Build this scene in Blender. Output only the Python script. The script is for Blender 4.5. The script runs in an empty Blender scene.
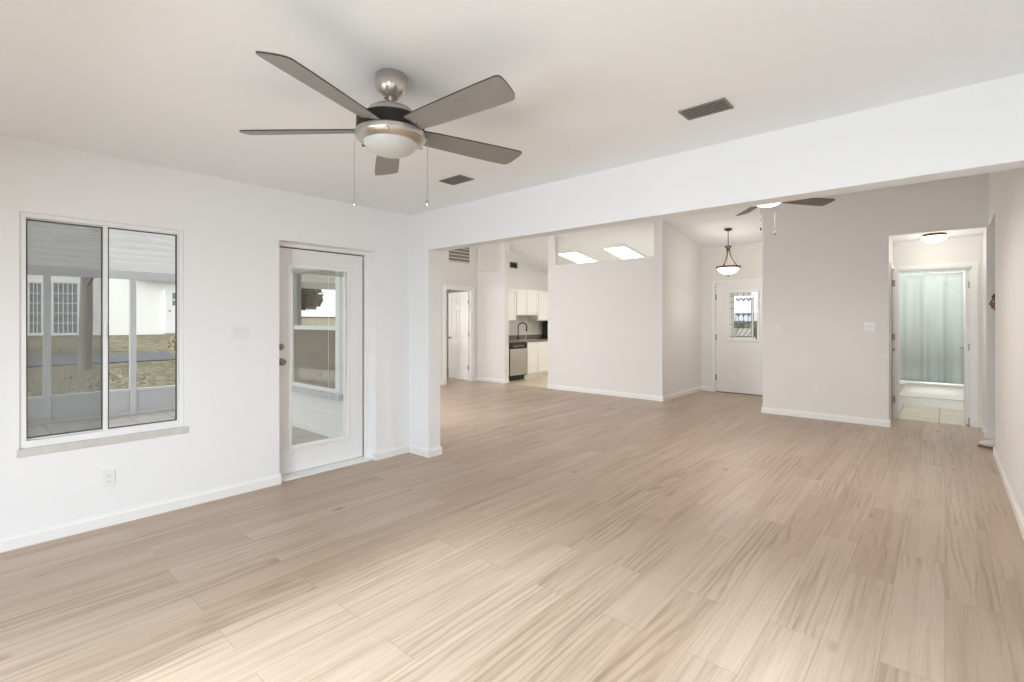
import bpy, bmesh, math, random
from mathutils import Vector, Matrix
random.seed(7)
R = math.radians
sc = bpy.context.scene
col = sc.collection

# ------------------------------------------------------------------ camera
# world: Y runs along the left wall, X across the room, camera above (0, 0)
F = 491.0
EYE = 1.36
YAW = math.atan(433.0 / 491.0)
cam_data = bpy.data.cameras.new('camera')
cam_data.sensor_width = 36.0
cam_data.lens = F / 1024 * 36
cam_data.shift_y = -20.0 / 1024
cam_data.clip_start = 0.02
cam_data.clip_end = 300
cam = bpy.data.objects.new('camera', cam_data)
cam.location = (0, 0, EYE)
cam.rotation_euler = (R(90), 0, YAW)
col.objects.link(cam)
sc.camera = cam

sc.view_settings.view_transform = 'Standard'
sc.view_settings.look = 'None'
sc.view_settings.gamma = 1
sc.view_settings.exposure = 0.13
sc.view_settings.use_curve_mapping = False
sc.cycles.use_denoising = True
sc.cycles.max_bounces = 10
sc.cycles.diffuse_bounces = 6
sc.cycles.glossy_bounces = 4
sc.cycles.transparent_max_bounces = 16
sc.cycles.transmission_bounces = 6
sc.cycles.sample_clamp_indirect = 4.0
sc.cycles.caustics_reflective = False
sc.cycles.caustics_refractive = False

# ------------------------------------------------------------------ sky, sun, added fill lamps
world = bpy.data.worlds.new('sky')
sc.world = world
world.use_nodes = True
wn = world.node_tree.nodes
wl = world.node_tree.links
wn.clear()
wo = wn.new('ShaderNodeOutputWorld')
bg = wn.new('ShaderNodeBackground')
tc = wn.new('ShaderNodeTexCoord')
noi = wn.new('ShaderNodeTexNoise')
noi.inputs['Scale'].default_value = 2.2
noi.inputs['Detail'].default_value = 5
rmp = wn.new('ShaderNodeValToRGB')
rmp.color_ramp.elements[0].position = 0.35
rmp.color_ramp.elements[0].color = (0.90, 0.94, 1.0, 1)
rmp.color_ramp.elements[1].position = 0.6
rmp.color_ramp.elements[1].color = (1.0, 1.0, 1.0, 1)
wl.new(tc.outputs['Generated'], noi.inputs['Vector'])
wl.new(noi.outputs['Fac'], rmp.inputs['Fac'])
wl.new(rmp.outputs['Color'], bg.inputs['Color'])
wl.new(bg.outputs['Background'], wo.inputs['Surface'])
bg.inputs['Strength'].default_value = 2.0


def area(name, loc, rot, sx, sy, power, color=(1, 1, 1), spread=180):
    l = bpy.data.lights.new(name, 'AREA')
    l.shape = 'RECTANGLE'
    l.size = sx
    l.size_y = sy
    l.energy = power
    l.color = color
    l.spread = R(spread)
    o = bpy.data.objects.new(name, l)
    o.location = loc
    o.rotation_euler = rot
    col.objects.link(o)
    return o


sun_l = bpy.data.lights.new('sun', 'SUN')
sun_l.energy = 5.0
sun_l.angle = R(8)
sun_l.color = (0.87, 0.93, 1.0)
sun = bpy.data.objects.new('sun', sun_l)
sd = Vector((-0.10, 3.95, -2.03)).normalized()      # comes in through the assumed sliding door behind the camera
sun.rotation_euler = sd.to_track_quat('-Z', 'Y').to_euler()
sun.location = (0, -8, 6)
col.objects.link(sun)

# added fill lamps; only the great room one sits at a seen window
area('fill_assumed_sliding_door', (-1.0, -1.5, 1.05), (R(38), 0, 0), 2.6, 1.9, 196, (0.80, 0.895, 1.0))  # fill lamp added at the assumed door to boost the daylight
area('added_kitchen_fill', (-5.0, 10.95, 1.6), (R(90), 0, R(180)), 1.6, 1.0, 17, (1.0, 0.98, 0.95))  # added kitchen fill, that wall has no window
area('daylight_great_room_window', (-6.17, 3.34, 1.27), (R(72), 0, 0), 1.15, 1.5, 88, (0.96, 0.97, 1.0))
area('added_bathroom_back_fill', (-0.5, 10.85, 1.9), (R(60), 0, R(180)), 1.0, 0.6, 14, (0.97, 1.0, 1.0))  # added fill at the back of the bathroom, no window there
area('added_bathroom_top_fill', (-0.1, 9.4, 2.44), (0, 0, 0), 0.5, 0.5, 19, (1.0, 0.97, 0.92))  # overhead fill added to brighten the curtain, no fixture known
area('added_bedroom_fill', (-10.9, 6.0, 1.5), (R(90), 0, R(-90)), 1.4, 1.2, 40, (1, 0.98, 0.95))  # fill added to brighten the bedroom, its wall is solid

# ------------------------------------------------------------------ materials
MATS = {}


def pmat(name, color, rough=0.5, metal=0.0, spec=0.5, noise=0.0, nscale=8.0, bump=0.0, bscale=60.0,
         emit=None, estr=0.0, coat=0.0, stretch=(1, 1, 1), aniso=0.0):
    m = bpy.data.materials.new(name)
    m.use_nodes = True
    n = m.node_tree.nodes
    l = m.node_tree.links
    b = n['Principled BSDF']
    b.inputs['Base Color'].default_value = (*color, 1)
    b.inputs['Roughness'].default_value = rough
    b.inputs['Metallic'].default_value = metal
    b.inputs['Specular IOR Level'].default_value = spec
    b.inputs['Coat Weight'].default_value = coat
    b.inputs['Anisotropic'].default_value = aniso
    t = n.new('ShaderNodeTexCoord')
    mp = n.new('ShaderNodeMapping')
    mp.inputs['Scale'].default_value = stretch
    l.new(t.outputs['Object'], mp.inputs['Vector'])
    nz = n.new('ShaderNodeTexNoise')
    nz.inputs['Scale'].default_value = nscale
    nz.inputs['Detail'].default_value = 4
    l.new(mp.outputs['Vector'], nz.inputs['Vector'])
    mx = n.new('ShaderNodeMix')
    mx.data_type = 'RGBA'
    k = noise
    mx.inputs['A'].default_value = (*[max(0, c * (1 - k)) for c in color], 1)
    mx.inputs['B'].default_value = (*[min(1, c * (1 + k)) for c in color], 1)
    l.new(nz.outputs['Fac'], mx.inputs['Factor'])
    l.new(mx.outputs['Result'], b.inputs['Base Color'])
    if bump:
        bn = n.new('ShaderNodeTexNoise')
        bn.inputs['Scale'].default_value = bscale
        bn.inputs['Detail'].default_value = 3
        l.new(mp.outputs['Vector'], bn.inputs['Vector'])
        bp = n.new('ShaderNodeBump')
        bp.inputs['Strength'].default_value = bump
        bp.inputs['Distance'].default_value = 0.01
        l.new(bn.outputs['Fac'], bp.inputs['Height'])
        l.new(bp.outputs['Normal'], b.inputs['Normal'])
    if emit:
        b.inputs['Emission Color'].default_value = (*emit, 1)
        b.inputs['Emission Strength'].default_value = estr
    MATS[name] = m
    return m


def glassmat(name, tint=(0.96, 0.98, 0.97), refl=0.03, rough=0.0, rcol=(1, 1, 1)):
    m = bpy.data.materials.new(name)
    m.use_nodes = True
    n = m.node_tree.nodes
    l = m.node_tree.links
    n.clear()
    out = n.new('ShaderNodeOutputMaterial')
    tr = n.new('ShaderNodeBsdfTransparent')
    tr.inputs['Color'].default_value = (*tint, 1)
    gl = n.new('ShaderNodeBsdfGlossy')
    gl.inputs['Roughness'].default_value = rough
    gl.inputs['Color'].default_value = (*rcol, 1)
    lw = n.new('ShaderNodeLayerWeight')
    lw.inputs['Blend'].default_value = 0.25
    mt = n.new('ShaderNodeMath')
    mt.operation = 'MULTIPLY_ADD'
    mt.inputs[1].default_value = 0.18
    mt.inputs[2].default_value = refl
    l.new(lw.outputs['Fresnel'], mt.inputs[0])
    mx = n.new('ShaderNodeMixShader')
    l.new(mt.outputs[0], mx.inputs['Fac'])
    l.new(tr.outputs[0], mx.inputs[1])
    l.new(gl.outputs[0], mx.inputs[2])
    l.new(mx.outputs[0], out.inputs['Surface'])
    MATS[name] = m
    return m


def screenmat(name, color, open_=0.6, scale=900):
    """fine woven insect screen: part of the light passes, the threads scatter the rest"""
    m = bpy.data.materials.new(name)
    m.use_nodes = True
    n = m.node_tree.nodes
    l = m.node_tree.links
    n.clear()
    out = n.new('ShaderNodeOutputMaterial')
    tr = n.new('ShaderNodeBsdfTransparent')
    df = n.new('ShaderNodeBsdfDiffuse')
    df.inputs['Color'].default_value = (*color, 1)
    tcn = n.new('ShaderNodeTexCoord')
    nz = n.new('ShaderNodeTexNoise')
    nz.inputs['Scale'].default_value = 3
    l.new(tcn.outputs['Object'], nz.inputs['Vector'])
    mt = n.new('ShaderNodeMath')
    mt.operation = 'MULTIPLY_ADD'
    mt.inputs[1].default_value = 0.06
    mt.inputs[2].default_value = 1 - open_ - 0.03
    l.new(nz.outputs['Fac'], mt.inputs[0])
    mx = n.new('ShaderNodeMixShader')
    l.new(mt.outputs[0], mx.inputs['Fac'])
    l.new(tr.outputs[0], mx.inputs[1])
    l.new(df.outputs[0], mx.inputs[2])
    l.new(mx.outputs[0], out.inputs['Surface'])
    MATS[name] = m
    return m


def floor_planks():
    m = bpy.data.materials.new('oak_vinyl_planks')
    m.use_nodes = True
    n = m.node_tree.nodes
    l = m.node_tree.links
    b = n['Principled BSDF']
    t = n.new('ShaderNodeTexCoord')
    sep = n.new('ShaderNodeSeparateXYZ')
    l.new(t.outputs['Object'], sep.inputs[0])
    cmb = n.new('ShaderNodeCombineXYZ')       # plank length along world Y
    l.new(sep.outputs['Y'], cmb.inputs['X'])
    l.new(sep.outputs['X'], cmb.inputs['Y'])
    br = n.new('ShaderNodeTexBrick')
    br.offset = 0.37
    br.offset_frequency = 2
    br.squash = 1.0
    br.inputs['Scale'].default_value = 1.0
    br.inputs['Brick Width'].default_value = 1.22
    br.inputs['Row Height'].default_value = 0.20
    br.inputs['Mortar Size'].default_value = 0.0013
    br.inputs['Mortar Smooth'].default_value = 0.1
    br.inputs['Color1'].default_value = (0, 0, 0, 1)
    br.inputs['Color2'].default_value = (1, 1, 1, 1)
    br.inputs['Mortar'].default_value = (0.5, 0.5, 0.5, 1)
    br.inputs['Bias'].default_value = 0.0
    l.new(cmb.outputs[0], br.inputs['Vector'])
    rnd = n.new('ShaderNodeSeparateColor')
    l.new(br.outputs['Color'], rnd.inputs[0])

    # offset the grain for every plank
    off = n.new('ShaderNodeVectorMath')
    off.operation = 'SCALE'
    off.inputs[0].default_value = (13.0, 37.0, 5.0)
    l.new(rnd.outputs['Red'], off.inputs['Scale'])
    add = n.new('ShaderNodeVectorMath')
    add.operation = 'ADD'
    l.new(t.outputs['Object'], add.inputs[0])
    l.new(off.outputs[0], add.inputs[1])

    def mapped(scale):
        mp = n.new('ShaderNodeMapping')
        mp.inputs['Scale'].default_value = scale
        l.new(add.outputs[0], mp.inputs['Vector'])
        return mp.outputs[0]

    def noise(vec, scale, detail=4, dist=0.0, rough=0.55):
        x = n.new('ShaderNodeTexNoise')
        x.inputs['Scale'].default_value = scale
        x.inputs['Detail'].default_value = detail
        x.inputs['Distortion'].default_value = dist
        x.inputs['Roughness'].default_value = rough
        l.new(vec, x.inputs['Vector'])
        return x.outputs['Fac']

    def ramp(fac, p0, c0, p1, c1):
        r = n.new('ShaderNodeValToRGB')
        e = r.color_ramp.elements
        e[0].position, e[0].color = p0, (*c0, 1)
        e[1].position, e[1].color = p1, (*c1, 1)
        l.new(fac, r.inputs['Fac'])
        return r.outputs['Color']

    def mult(a, b_, fac=1.0):
        x = n.new('ShaderNodeMix')
        x.data_type = 'RGBA'
        x.blend_type = 'MULTIPLY'
        x.inputs['Factor'].default_value = fac
        l.new(a, x.inputs['A'])
        l.new(b_, x.inputs['B'])
        return x.outputs['Result']

    base = ramp(rnd.outputs['Red'], 0.0, (0.485, 0.37, 0.278), 1.0, (0.54, 0.428, 0.338))
    broad = ramp(noise(mapped((9, 0.55, 1)), 1.0, 3, 0.0), 0.32, (0.86, 0.84, 0.81), 0.62, (1, 1, 1))
    streak = ramp(noise(mapped((30, 0.75, 1)), 1.0, 5, 0.0, 0.6), 0.30, (0.78, 0.75, 0.71), 0.52, (1, 1, 1))
    fine = ramp(noise(mapped((170, 5, 1)), 1.0, 3), 0.3, (0.90, 0.89, 0.87), 0.6, (1, 1, 1))
    c = mult(base, broad)
    c = mult(c, streak)
    c = mult(c, fine)
    # cathedral growth rings in patches
    wv = n.new('ShaderNodeTexWave')
    wv.wave_type = 'RINGS'
    wv.rings_direction = 'Z'
    wv.inputs['Scale'].default_value = 7.0
    wv.inputs['Distortion'].default_value = 7.0
    wv.inputs['Detail'].default_value = 2.0
    wv.inputs['Detail Scale'].default_value = 1.6
    l.new(mapped((1.3, 0.11, 0.0)), wv.inputs['Vector'])
    rings = ramp(wv.outputs['Fac'], 0.05, (0.80, 0.77, 0.73), 0.55, (1, 1, 1))
    msk = ramp(noise(mapped((3.0, 0.8, 1)), 1.0, 2), 0.50, (0, 0, 0), 0.62, (1, 1, 1))
    x = n.new('ShaderNodeMix')
    x.data_type = 'RGBA'
    x.blend_type = 'MULTIPLY'
    l.new(msk, x.inputs['Factor'])
    l.new(c, x.inputs['A'])
    l.new(rings, x.inputs['B'])
    c = x.outputs['Result']
    # small dark knots and checks
    vo = n.new('ShaderNodeTexVoronoi')
    vo.inputs['Scale'].default_value = 1.0
    vo.inputs['Randomness'].default_value = 1.0
    l.new(mapped((3.1, 1.25, 1)), vo.inputs['Vector'])
    kn = ramp(vo.outputs['Distance'], 0.02, (0.50, 0.43, 0.38), 0.10, (1, 1, 1))
    c = mult(c, kn, 0.9)
    # joints
    jt = ramp(br.outputs['Fac'], 0.0, (1, 1, 1), 1.0, (0.74, 0.69, 0.64))
    c = mult(c, jt)
    l.new(c, b.inputs['Base Color'])
    b.inputs['Roughness'].default_value = 0.36
    b.inputs['Specular IOR Level'].default_value = 0.5
    bp = n.new('ShaderNodeBump')
    bp.inputs['Strength'].default_value = 0.12
    bp.inputs['Distance'].default_value = 0.002
    l.new(noise(mapped((120, 6, 1)), 1.0, 3), bp.inputs['Height'])
    l.new(bp.outputs['Normal'], b.inputs['Normal'])
    MATS['planks'] = m
    return m


def tilemat(name, c1, c2, grout, size, rough=0.35, off=0.0, shift=(0, 0), gs=0.006):
    m = bpy.data.materials.new(name)
    m.use_nodes = True
    n = m.node_tree.nodes
    l = m.node_tree.links
    b = n['Principled BSDF']
    t = n.new('ShaderNodeTexCoord')
    mp = n.new('ShaderNodeMapping')
    mp.inputs['Location'].default_value = (shift[0], shift[1], 0)
    l.new(t.outputs['Object'], mp.inputs['Vector'])
    br = n.new('ShaderNodeTexBrick')
    br.offset = off
    br.inputs['Scale'].default_value = 1.0
    br.inputs['Brick Width'].default_value = size
    br.inputs['Row Height'].default_value = size
    br.inputs['Mortar Size'].default_value = gs
    br.inputs['Color1'].default_value = (*c1, 1)
    br.inputs['Color2'].default_value = (*c2, 1)
    br.inputs['Mortar'].default_value = (*grout, 1)
    l.new(mp.outputs[0], br.inputs['Vector'])
    nz = n.new('ShaderNodeTexNoise')
    nz.inputs['Scale'].default_value = 5
    nz.inputs['Detail'].default_value = 5
    l.new(mp.outputs[0], nz.inputs['Vector'])
    rr = n.new('ShaderNodeValToRGB')
    rr.color_ramp.elements[0].position = .3
    rr.color_ramp.elements[0].color = (.85, .84, .82, 1)
    rr.color_ramp.elements[1].position = .7
    l.new(nz.outputs['Fac'], rr.inputs['Fac'])
    mx = n.new('ShaderNodeMix')
    mx.data_type = 'RGBA'
    mx.blend_type = 'MULTIPLY'
    mx.inputs['Factor'].default_value = 1
    l.new(br.outputs['Color'], mx.inputs['A'])
    l.new(rr.outputs['Color'], mx.inputs['B'])
    l.new(mx.outputs['Result'], b.inputs['Base Color'])
    b.inputs['Roughness'].default_value = rough
    MATS[name] = m
    return m


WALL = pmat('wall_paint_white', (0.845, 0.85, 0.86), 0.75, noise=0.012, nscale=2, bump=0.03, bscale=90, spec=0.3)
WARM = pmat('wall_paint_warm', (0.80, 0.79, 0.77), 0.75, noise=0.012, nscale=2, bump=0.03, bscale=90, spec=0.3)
CEIL = pmat('ceiling_paint', (0.87, 0.89, 0.915), 0.85, noise=0.012, nscale=2, bump=0.05, bscale=45, spec=0.2)
TRIM = pmat('trim_paint', (0.86, 0.86, 0.85), 0.38, noise=0.008)
DOORP = pmat('door_paint', (0.83, 0.83, 0.825), 0.42, noise=0.008)
VINYL = pmat('white_vinyl', (0.84, 0.85, 0.85), 0.35, noise=0.01)
PLATE = pmat('switch_plastic', (0.82, 0.82, 0.815), 0.3, noise=0.005)
SLOT = pmat('outlet_slot', (0.12, 0.12, 0.12), 0.5)
DARK = pmat('dark_gasket_and_gap', (0.06, 0.055, 0.05), 0.5, noise=0.1)
NICKEL = pmat('brushed_nickel', (0.56, 0.53, 0.49), 0.28, metal=1.0, noise=0.12, nscale=60, stretch=(1, 1, 14))
BLACKM = pmat('motor_black', (0.015, 0.014, 0.013), 0.45, spec=0.25, noise=0.2)
BLADE = pmat('fan_blade_grey', (0.235, 0.222, 0.205), 0.42, noise=0.06, nscale=6, stretch=(1, 8, 1))
BLADE2 = pmat('fan_blade_bronze', (0.16, 0.14, 0.12), 0.42, noise=0.1, nscale=6, stretch=(1, 8, 1))
EDGE = pmat('fan_blade_edge', (0.05, 0.045, 0.04), 0.5)
FROST = pmat('frosted_glass_off', (0.52, 0.52, 0.495), 0.3, noise=0.02, spec=0.4)
FROSTON = pmat('frosted_glass_lit', (0.9, 0.88, 0.84), 0.3, emit=(1.0, 0.93, 0.82), estr=3.0)
PANELON = pmat('panel_diffuser_lit', (0.9, 0.9, 0.88), 0.4, emit=(1.0, 0.97, 0.90), estr=4.0)
BRONZE = pmat('oiled_bronze', (0.11, 0.065, 0.042), 0.38, metal=0.8, noise=0.25, nscale=20)
CHROME = pmat('chrome', (0.62, 0.61, 0.6), 0.12, metal=1.0)
STEELD = pmat('satin_steel_hardware', (0.30, 0.285, 0.265), 0.35, metal=0.9, noise=0.08)
VENTM = pmat('vent_grey_metal', (0.25, 0.245, 0.215), 0.5, metal=0.2, noise=0.08)
VENTD = pmat('vent_duct_dark', (0.035, 0.034, 0.03), 0.8)
GRILLE = pmat('return_grille', (0.24, 0.205, 0.165), 0.5, noise=0.06)
STEEL = pmat('stainless_steel', (0.50, 0.49, 0.465), 0.34, metal=0.85, noise=0.06, nscale=40, stretch=(1, 1, 12))
BLACKP = pmat('black_plastic', (0.018, 0.017, 0.016), 0.25, noise=0.1)
CAB = pmat('cabinet_white', (0.84, 0.83, 0.80), 0.35, noise=0.01)
GAP = pmat('cabinet_gap', (0.30, 0.28, 0.25), 0.7)
GRANITE = pmat('brown_granite', (0.20, 0.165, 0.125), 0.2, noise=0.7, nscale=90)
BSPLASH = tilemat('backsplash_tile', (0.72, 0.70, 0.66), (0.68, 0.66, 0.62), (0.60, 0.58, 0.54), 0.15, 0.3)
KTILE = tilemat('kitchen_tile', (0.66, 0.56, 0.40), (0.62, 0.52, 0.37), (0.50, 0.43, 0.33), 0.42, 0.3)
BTILE = tilemat('bathroom_tile', (0.66, 0.60, 0.50), (0.62, 0.565, 0.47), (0.27, 0.23, 0.19), 0.44, 0.3, shift=(0.06, 0.20), gs=0.007)
PTILE = tilemat('porch_tile', (0.60, 0.565, 0.54), (0.54, 0.51, 0.485), (0.30, 0.28, 0.27), 0.46, 0.5, shift=(0.1, 0.1), gs=0.008)
PORC = pmat('porcelain', (0.86, 0.86, 0.84), 0.3, spec=0.6, coat=0.3)
CURT = pmat('curtain_fabric', (0.50, 0.56, 0.54), 0.85, noise=0.10, nscale=5, bump=0.15, bscale=300, stretch=(1, 1, .5))
ALU = pmat('porch_aluminium', (0.72, 0.73, 0.75), 0.4, metal=0.15, noise=0.05)
ALUW = pmat('porch_roof_pan', (0.66, 0.66, 0.66), 0.5, noise=0.04)
KICK = pmat('kick_panel', (0.62, 0.63, 0.65), 0.5, noise=0.06, nscale=3)
_n = ALUW.node_tree.nodes
_tl = _n.new('ShaderNodeBsdfTranslucent')  # translucence added to the metal roof to brighten the porch
_tl.inputs['Color'].default_value = (0.80, 0.785, 0.765, 1)
_mx = _n.new('ShaderNodeMixShader')
_mx.inputs['Fac'].default_value = 0.6
ALUW.node_tree.links.new(_n['Principled BSDF'].outputs[0], _mx.inputs[1])
ALUW.node_tree.links.new(_tl.outputs[0], _mx.inputs[2])
ALUW.node_tree.links.new(_mx.outputs[0], _n['Material Output'].inputs['Surface'])
SIDING = pmat('white_siding', (0.84, 0.84, 0.83), 0.7, noise=0.03, bump=0.2, bscale=30)
STUCCO = pmat('white_stucco', (0.86, 0.85, 0.82), 0.8, noise=0.03, bump=0.3, bscale=40)
SHINGLE = pmat('roof_shingle', (0.33, 0.29, 0.25), 0.9, noise=0.25, nscale=9)
WGLASS = pmat('far_window_glass', (0.16, 0.17, 0.18), 0.12, spec=0.8, noise=0.5, nscale=3)
BARK = pmat('tree_bark', (0.15, 0.125, 0.095), 0.9, noise=0.35, nscale=6, bump=0.6, bscale=20, stretch=(1, 1, .3))
LEAF = pmat('tree_leaves', (0.075, 0.085, 0.055), 0.7, noise=0.5, nscale=3)
SHRUBM = pmat('dry_shrub_leaves', (0.28, 0.21, 0.13), 0.8, noise=0.4, nscale=3)
REFLBAND = pmat('reflection_band_grey', (0.105, 0.105, 0.108), 0.95, spec=0.02, noise=0.12, nscale=4)  # grey of the band reflected in the window glass
FENCEM = pmat('cream_fence', (0.62, 0.58, 0.50), 0.7, noise=0.06)
CONC = pmat('concrete', (0.72, 0.71, 0.69), 0.85, noise=0.08, nscale=3)
SKIN = pmat('brown_skin', (0.20, 0.10, 0.068), 0.5, noise=0.05)
HAIR = pmat('black_hair', (0.015, 0.011, 0.009), 0.45, noise=0.3)
PANTS = pmat('black_trouser_cloth', (0.02, 0.02, 0.022), 0.85, noise=0.2)
SHIRT = pmat('grey_shirt_cloth', (0.42, 0.42, 0.43), 0.85, noise=0.06)
SHOE = pmat('pale_shoe_canvas', (0.66, 0.62, 0.57), 0.7, noise=0.08)
SOLE = pmat('tan_shoe_sole', (0.20, 0.12, 0.06), 0.7)
EYEW = pmat('eye_white', (0.75, 0.73, 0.7), 0.3)
LEADM = pmat('lead_came', (0.16, 0.16, 0.17), 0.4, metal=0.6)
BEVELG = pmat('white_textured_glass', (0.86, 0.88, 0.88), 0.2, noise=0.05, nscale=30)
GREYG = pmat('grey_bevelled_glass', (0.20, 0.21, 0.22), 0.15, noise=0.4, nscale=60)
SILLM = pmat('grey_marble_sill', (0.60, 0.59, 0.56), 0.4, noise=0.16, nscale=14)
PLANKS = floor_planks()
GLASS = glassmat('clear_glass')
GLASSW = glassmat('window_glass', (0.97, 0.985, 0.98), 0.02)
GLASSF = glassmat('mirrored_tint_glass', (0.55, 0.52, 0.48), 0.55, 0.01, (1.0, 0.96, 0.90))  # mirror share and tint set for a strong reflection, film made up
SCREEN = screenmat('grey_insect_screen', (0.20, 0.20, 0.20), 0.66)
SCREENB = screenmat('brown_insect_screen', (0.33, 0.29, 0.25), 0.12)


def grassmat():
    m = pmat('yard_grass', (0.2, 0.2, 0.12), 0.95, spec=0.05)
    n = m.node_tree.nodes
    l = m.node_tree.links
    b = n['Principled BSDF']
    t = n.new('ShaderNodeTexCoord')
    a = n.new('ShaderNodeTexNoise')
    a.inputs['Scale'].default_value = 7.0
    a.inputs['Detail'].default_value = 9
    a.inputs['Roughness'].default_value = 0.72
    l.new(t.outputs['Object'], a.inputs['Vector'])
    r = n.new('ShaderNodeValToRGB')
    e = r.color_ramp.elements
    e[0].position, e[0].color = 0.38, (0.05, 0.065, 0.028, 1)
    e[1].position, e[1].color = 0.62, (0.27, 0.195, 0.15, 1)
    x = r.color_ramp.elements.new(0.5)
    x.color = (0.13, 0.12, 0.075, 1)
    l.new(a.outputs['Fac'], r.inputs['Fac'])
    l.new(r.outputs['Color'], b.inputs['Base Color'])
    return m


GRASS = grassmat()


# ------------------------------------------------------------------ mesh helpers
class MB:
    def __init__(self):
        self.v = []
        self.f = []
        self.mi = []
        self.cur = 0

    def add(self, vs, fs):
        o = len(self.v)
        self.v += [tuple(p) for p in vs]
        self.f += [tuple(i + o for i in f) for f in fs]
        self.mi += [self.cur] * len(fs)
        return self

    def box(self, x0, x1, y0, y1, z0, z1):
        if x0 > x1: x0, x1 = x1, x0
        if y0 > y1: y0, y1 = y1, y0
        if z0 > z1: z0, z1 = z1, z0
        v = [(x, y, z) for x in (x0, x1) for y in (y0, y1) for z in (z0, z1)]
        return self.add(v, [(0, 1, 3, 2), (4, 6, 7, 5), (0, 4, 5, 1), (2, 3, 7, 6), (0, 2, 6, 4), (1, 5, 7, 3)])

    def prism(self, poly, axis, a, b):
        """poly: 2D points in the plane of the other two axes; extruded along axis from a to b"""
        n = len(poly)

        def P(p, w):
            return (w, p[0], p[1]) if axis == 'x' else (p[0], w, p[1]) if axis == 'y' else (p[0], p[1], w)
        vs = [P(p, a) for p in poly] + [P(p, b) for p in poly]
        fs = [tuple(range(n - 1, -1, -1)), tuple(range(n, 2 * n))]
        fs += [(i, (i + 1) % n, n + (i + 1) % n, n + i) for i in range(n)]
        return self.add(vs, fs)

    def lathe(self, prof, c=(0, 0, 0), seg=32, axis='z', sx=1.0, sy=1.0):
        vs, fs = [], []
        n = len(prof)
        for r, z in prof:
            for k in range(seg):
                a = 2 * math.pi * k / seg
                p = (r * math.cos(a) * sx, r * math.sin(a) * sy, z)
                if axis == 'x': p = (p[2], p[0], p[1])
                if axis == 'y': p = (p[0], p[2], p[1])
                vs.append((c[0] + p[0], c[1] + p[1], c[2] + p[2]))
        for i in range(n - 1):
            for k in range(seg):
                k2 = (k + 1) % seg
                fs.append((i * seg + k, i * seg + k2, (i + 1) * seg + k2, (i + 1) * seg + k))
        if prof[0][0] > 1e-6: fs.append(tuple(range(seg - 1, -1, -1)))
        if prof[-1][0] > 1e-6: fs.append(tuple((n - 1) * seg + k for k in range(seg)))
        return self.add(vs, fs)

    def tube(self, pts, r, seg=10, closed=False):
        pts = [Vector(p) for p in pts]
        rs = r if isinstance(r, (list, tuple)) else [r] * len(pts)
        vs, fs = [], []
        n = len(pts)
        up = None
        for i, p in enumerate(pts):
            a = pts[i - 1] if i > 0 else (pts[-1] if closed else p)
            b = pts[(i + 1) % n] if (i < n - 1 or closed) else p
            t = (b - a).normalized()
            if up is None:
                up = Vector((0, 0, 1)) if abs(t.z) < 0.9 else Vector((1, 0, 0))
            s = t.cross(up)
            if s.length < 1e-6: s = t.orthogonal()
            s.normalize()
            up = s.cross(t).normalized()
            for k in range(seg):
                an = 2 * math.pi * k / seg
                vs.append(p + (s * math.cos(an) + up * math.sin(an)) * rs[i])
        for i in range(n - 1 + (1 if closed else 0)):
            j = (i + 1) % n
            for k in range(seg):
                k2 = (k + 1) % seg
                fs.append((i * seg + k, i * seg + k2, j * seg + k2, j * seg + k))
        if not closed:
            fs.append(tuple(range(seg - 1, -1, -1)))
            fs.append(tuple((n - 1) * seg + k for k in range(seg)))
        return self.add(vs, fs)

    def xform(self, M):
        self.v = [tuple(M @ Vector(p)) for p in self.v]
        return self

    def build(self, name, mats, parent=None, bevel=0.0, smooth=None, seg=2):
        me = bpy.data.meshes.new(name)
        me.from_pydata(self.v, [], self.f)
        bm = bmesh.new()
        bm.from_mesh(me)
        bmesh.ops.remove_doubles(bm, verts=bm.verts, dist=1e-6)
        bmesh.ops.recalc_face_normals(bm, faces=bm.faces)
        bm.to_mesh(me)
        bm.free()
        if not isinstance(mats, (list, tuple)): mats = [mats]
        for m in mats: me.materials.append(m)
        if len(mats) > 1 and len(me.polygons) == len(self.mi):
            for p, k in zip(me.polygons, self.mi): p.material_index = k
        if smooth:
            for p in me.polygons: p.use_smooth = True
            me.set_sharp_from_angle(angle=R(smooth))
        o = bpy.data.objects.new(name, me)
        col.objects.link(o)
        if parent is not None: o.parent = parent
        if bevel:
            md = o.modifiers.new('bevel', 'BEVEL')
            md.width = bevel
            md.segments = seg
            md.limit_method = 'ANGLE'
            md.angle_limit = R(40)
        return o


def tag(o, label, cat, group=None, kind=None):
    if label: o['label'] = label
    if cat: o['category'] = cat
    if group: o['group'] = group
    if kind: o['kind'] = kind
    return o


def thing(name, loc, label, cat, group=None, kind=None, rz=0):
    o = bpy.data.objects.new(name, None)
    o.empty_display_size = 0.1
    o.location = loc
    o.rotation_euler = (0, 0, rz)
    col.objects.link(o)
    return tag(o, label, cat, group, kind)


def boxes(name, lst, mat, label=None, cat=None, parent=None, bevel=0.0, kind='structure'):
    m = MB()
    for b in lst: m.box(*b)
    o = m.build(name, mat, parent, bevel)
    if label: tag(o, label, cat, None, kind)
    return o


def copy_tree(o, parent=None):
    c = o.copy()
    col.objects.link(c)
    if parent is not None: c.parent = parent
    for ch in [x for x in bpy.data.objects if x.parent == o]:
        copy_tree(ch, c)
    return c


# ------------------------------------------------------------------ room dimensions
H = 2.455
XL = -4.17            # face of the left wall
YH = 3.12             # near face of the header wall
YH2 = 3.27
HZ = 2.07             # underside of the header
YF = 7.92             # wall line at the far side of the great room


def cz(y):            # sloping ceiling of the great room, kitchen and entry
    return 2.80 + 0.158 * (9.64 - y)


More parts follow.
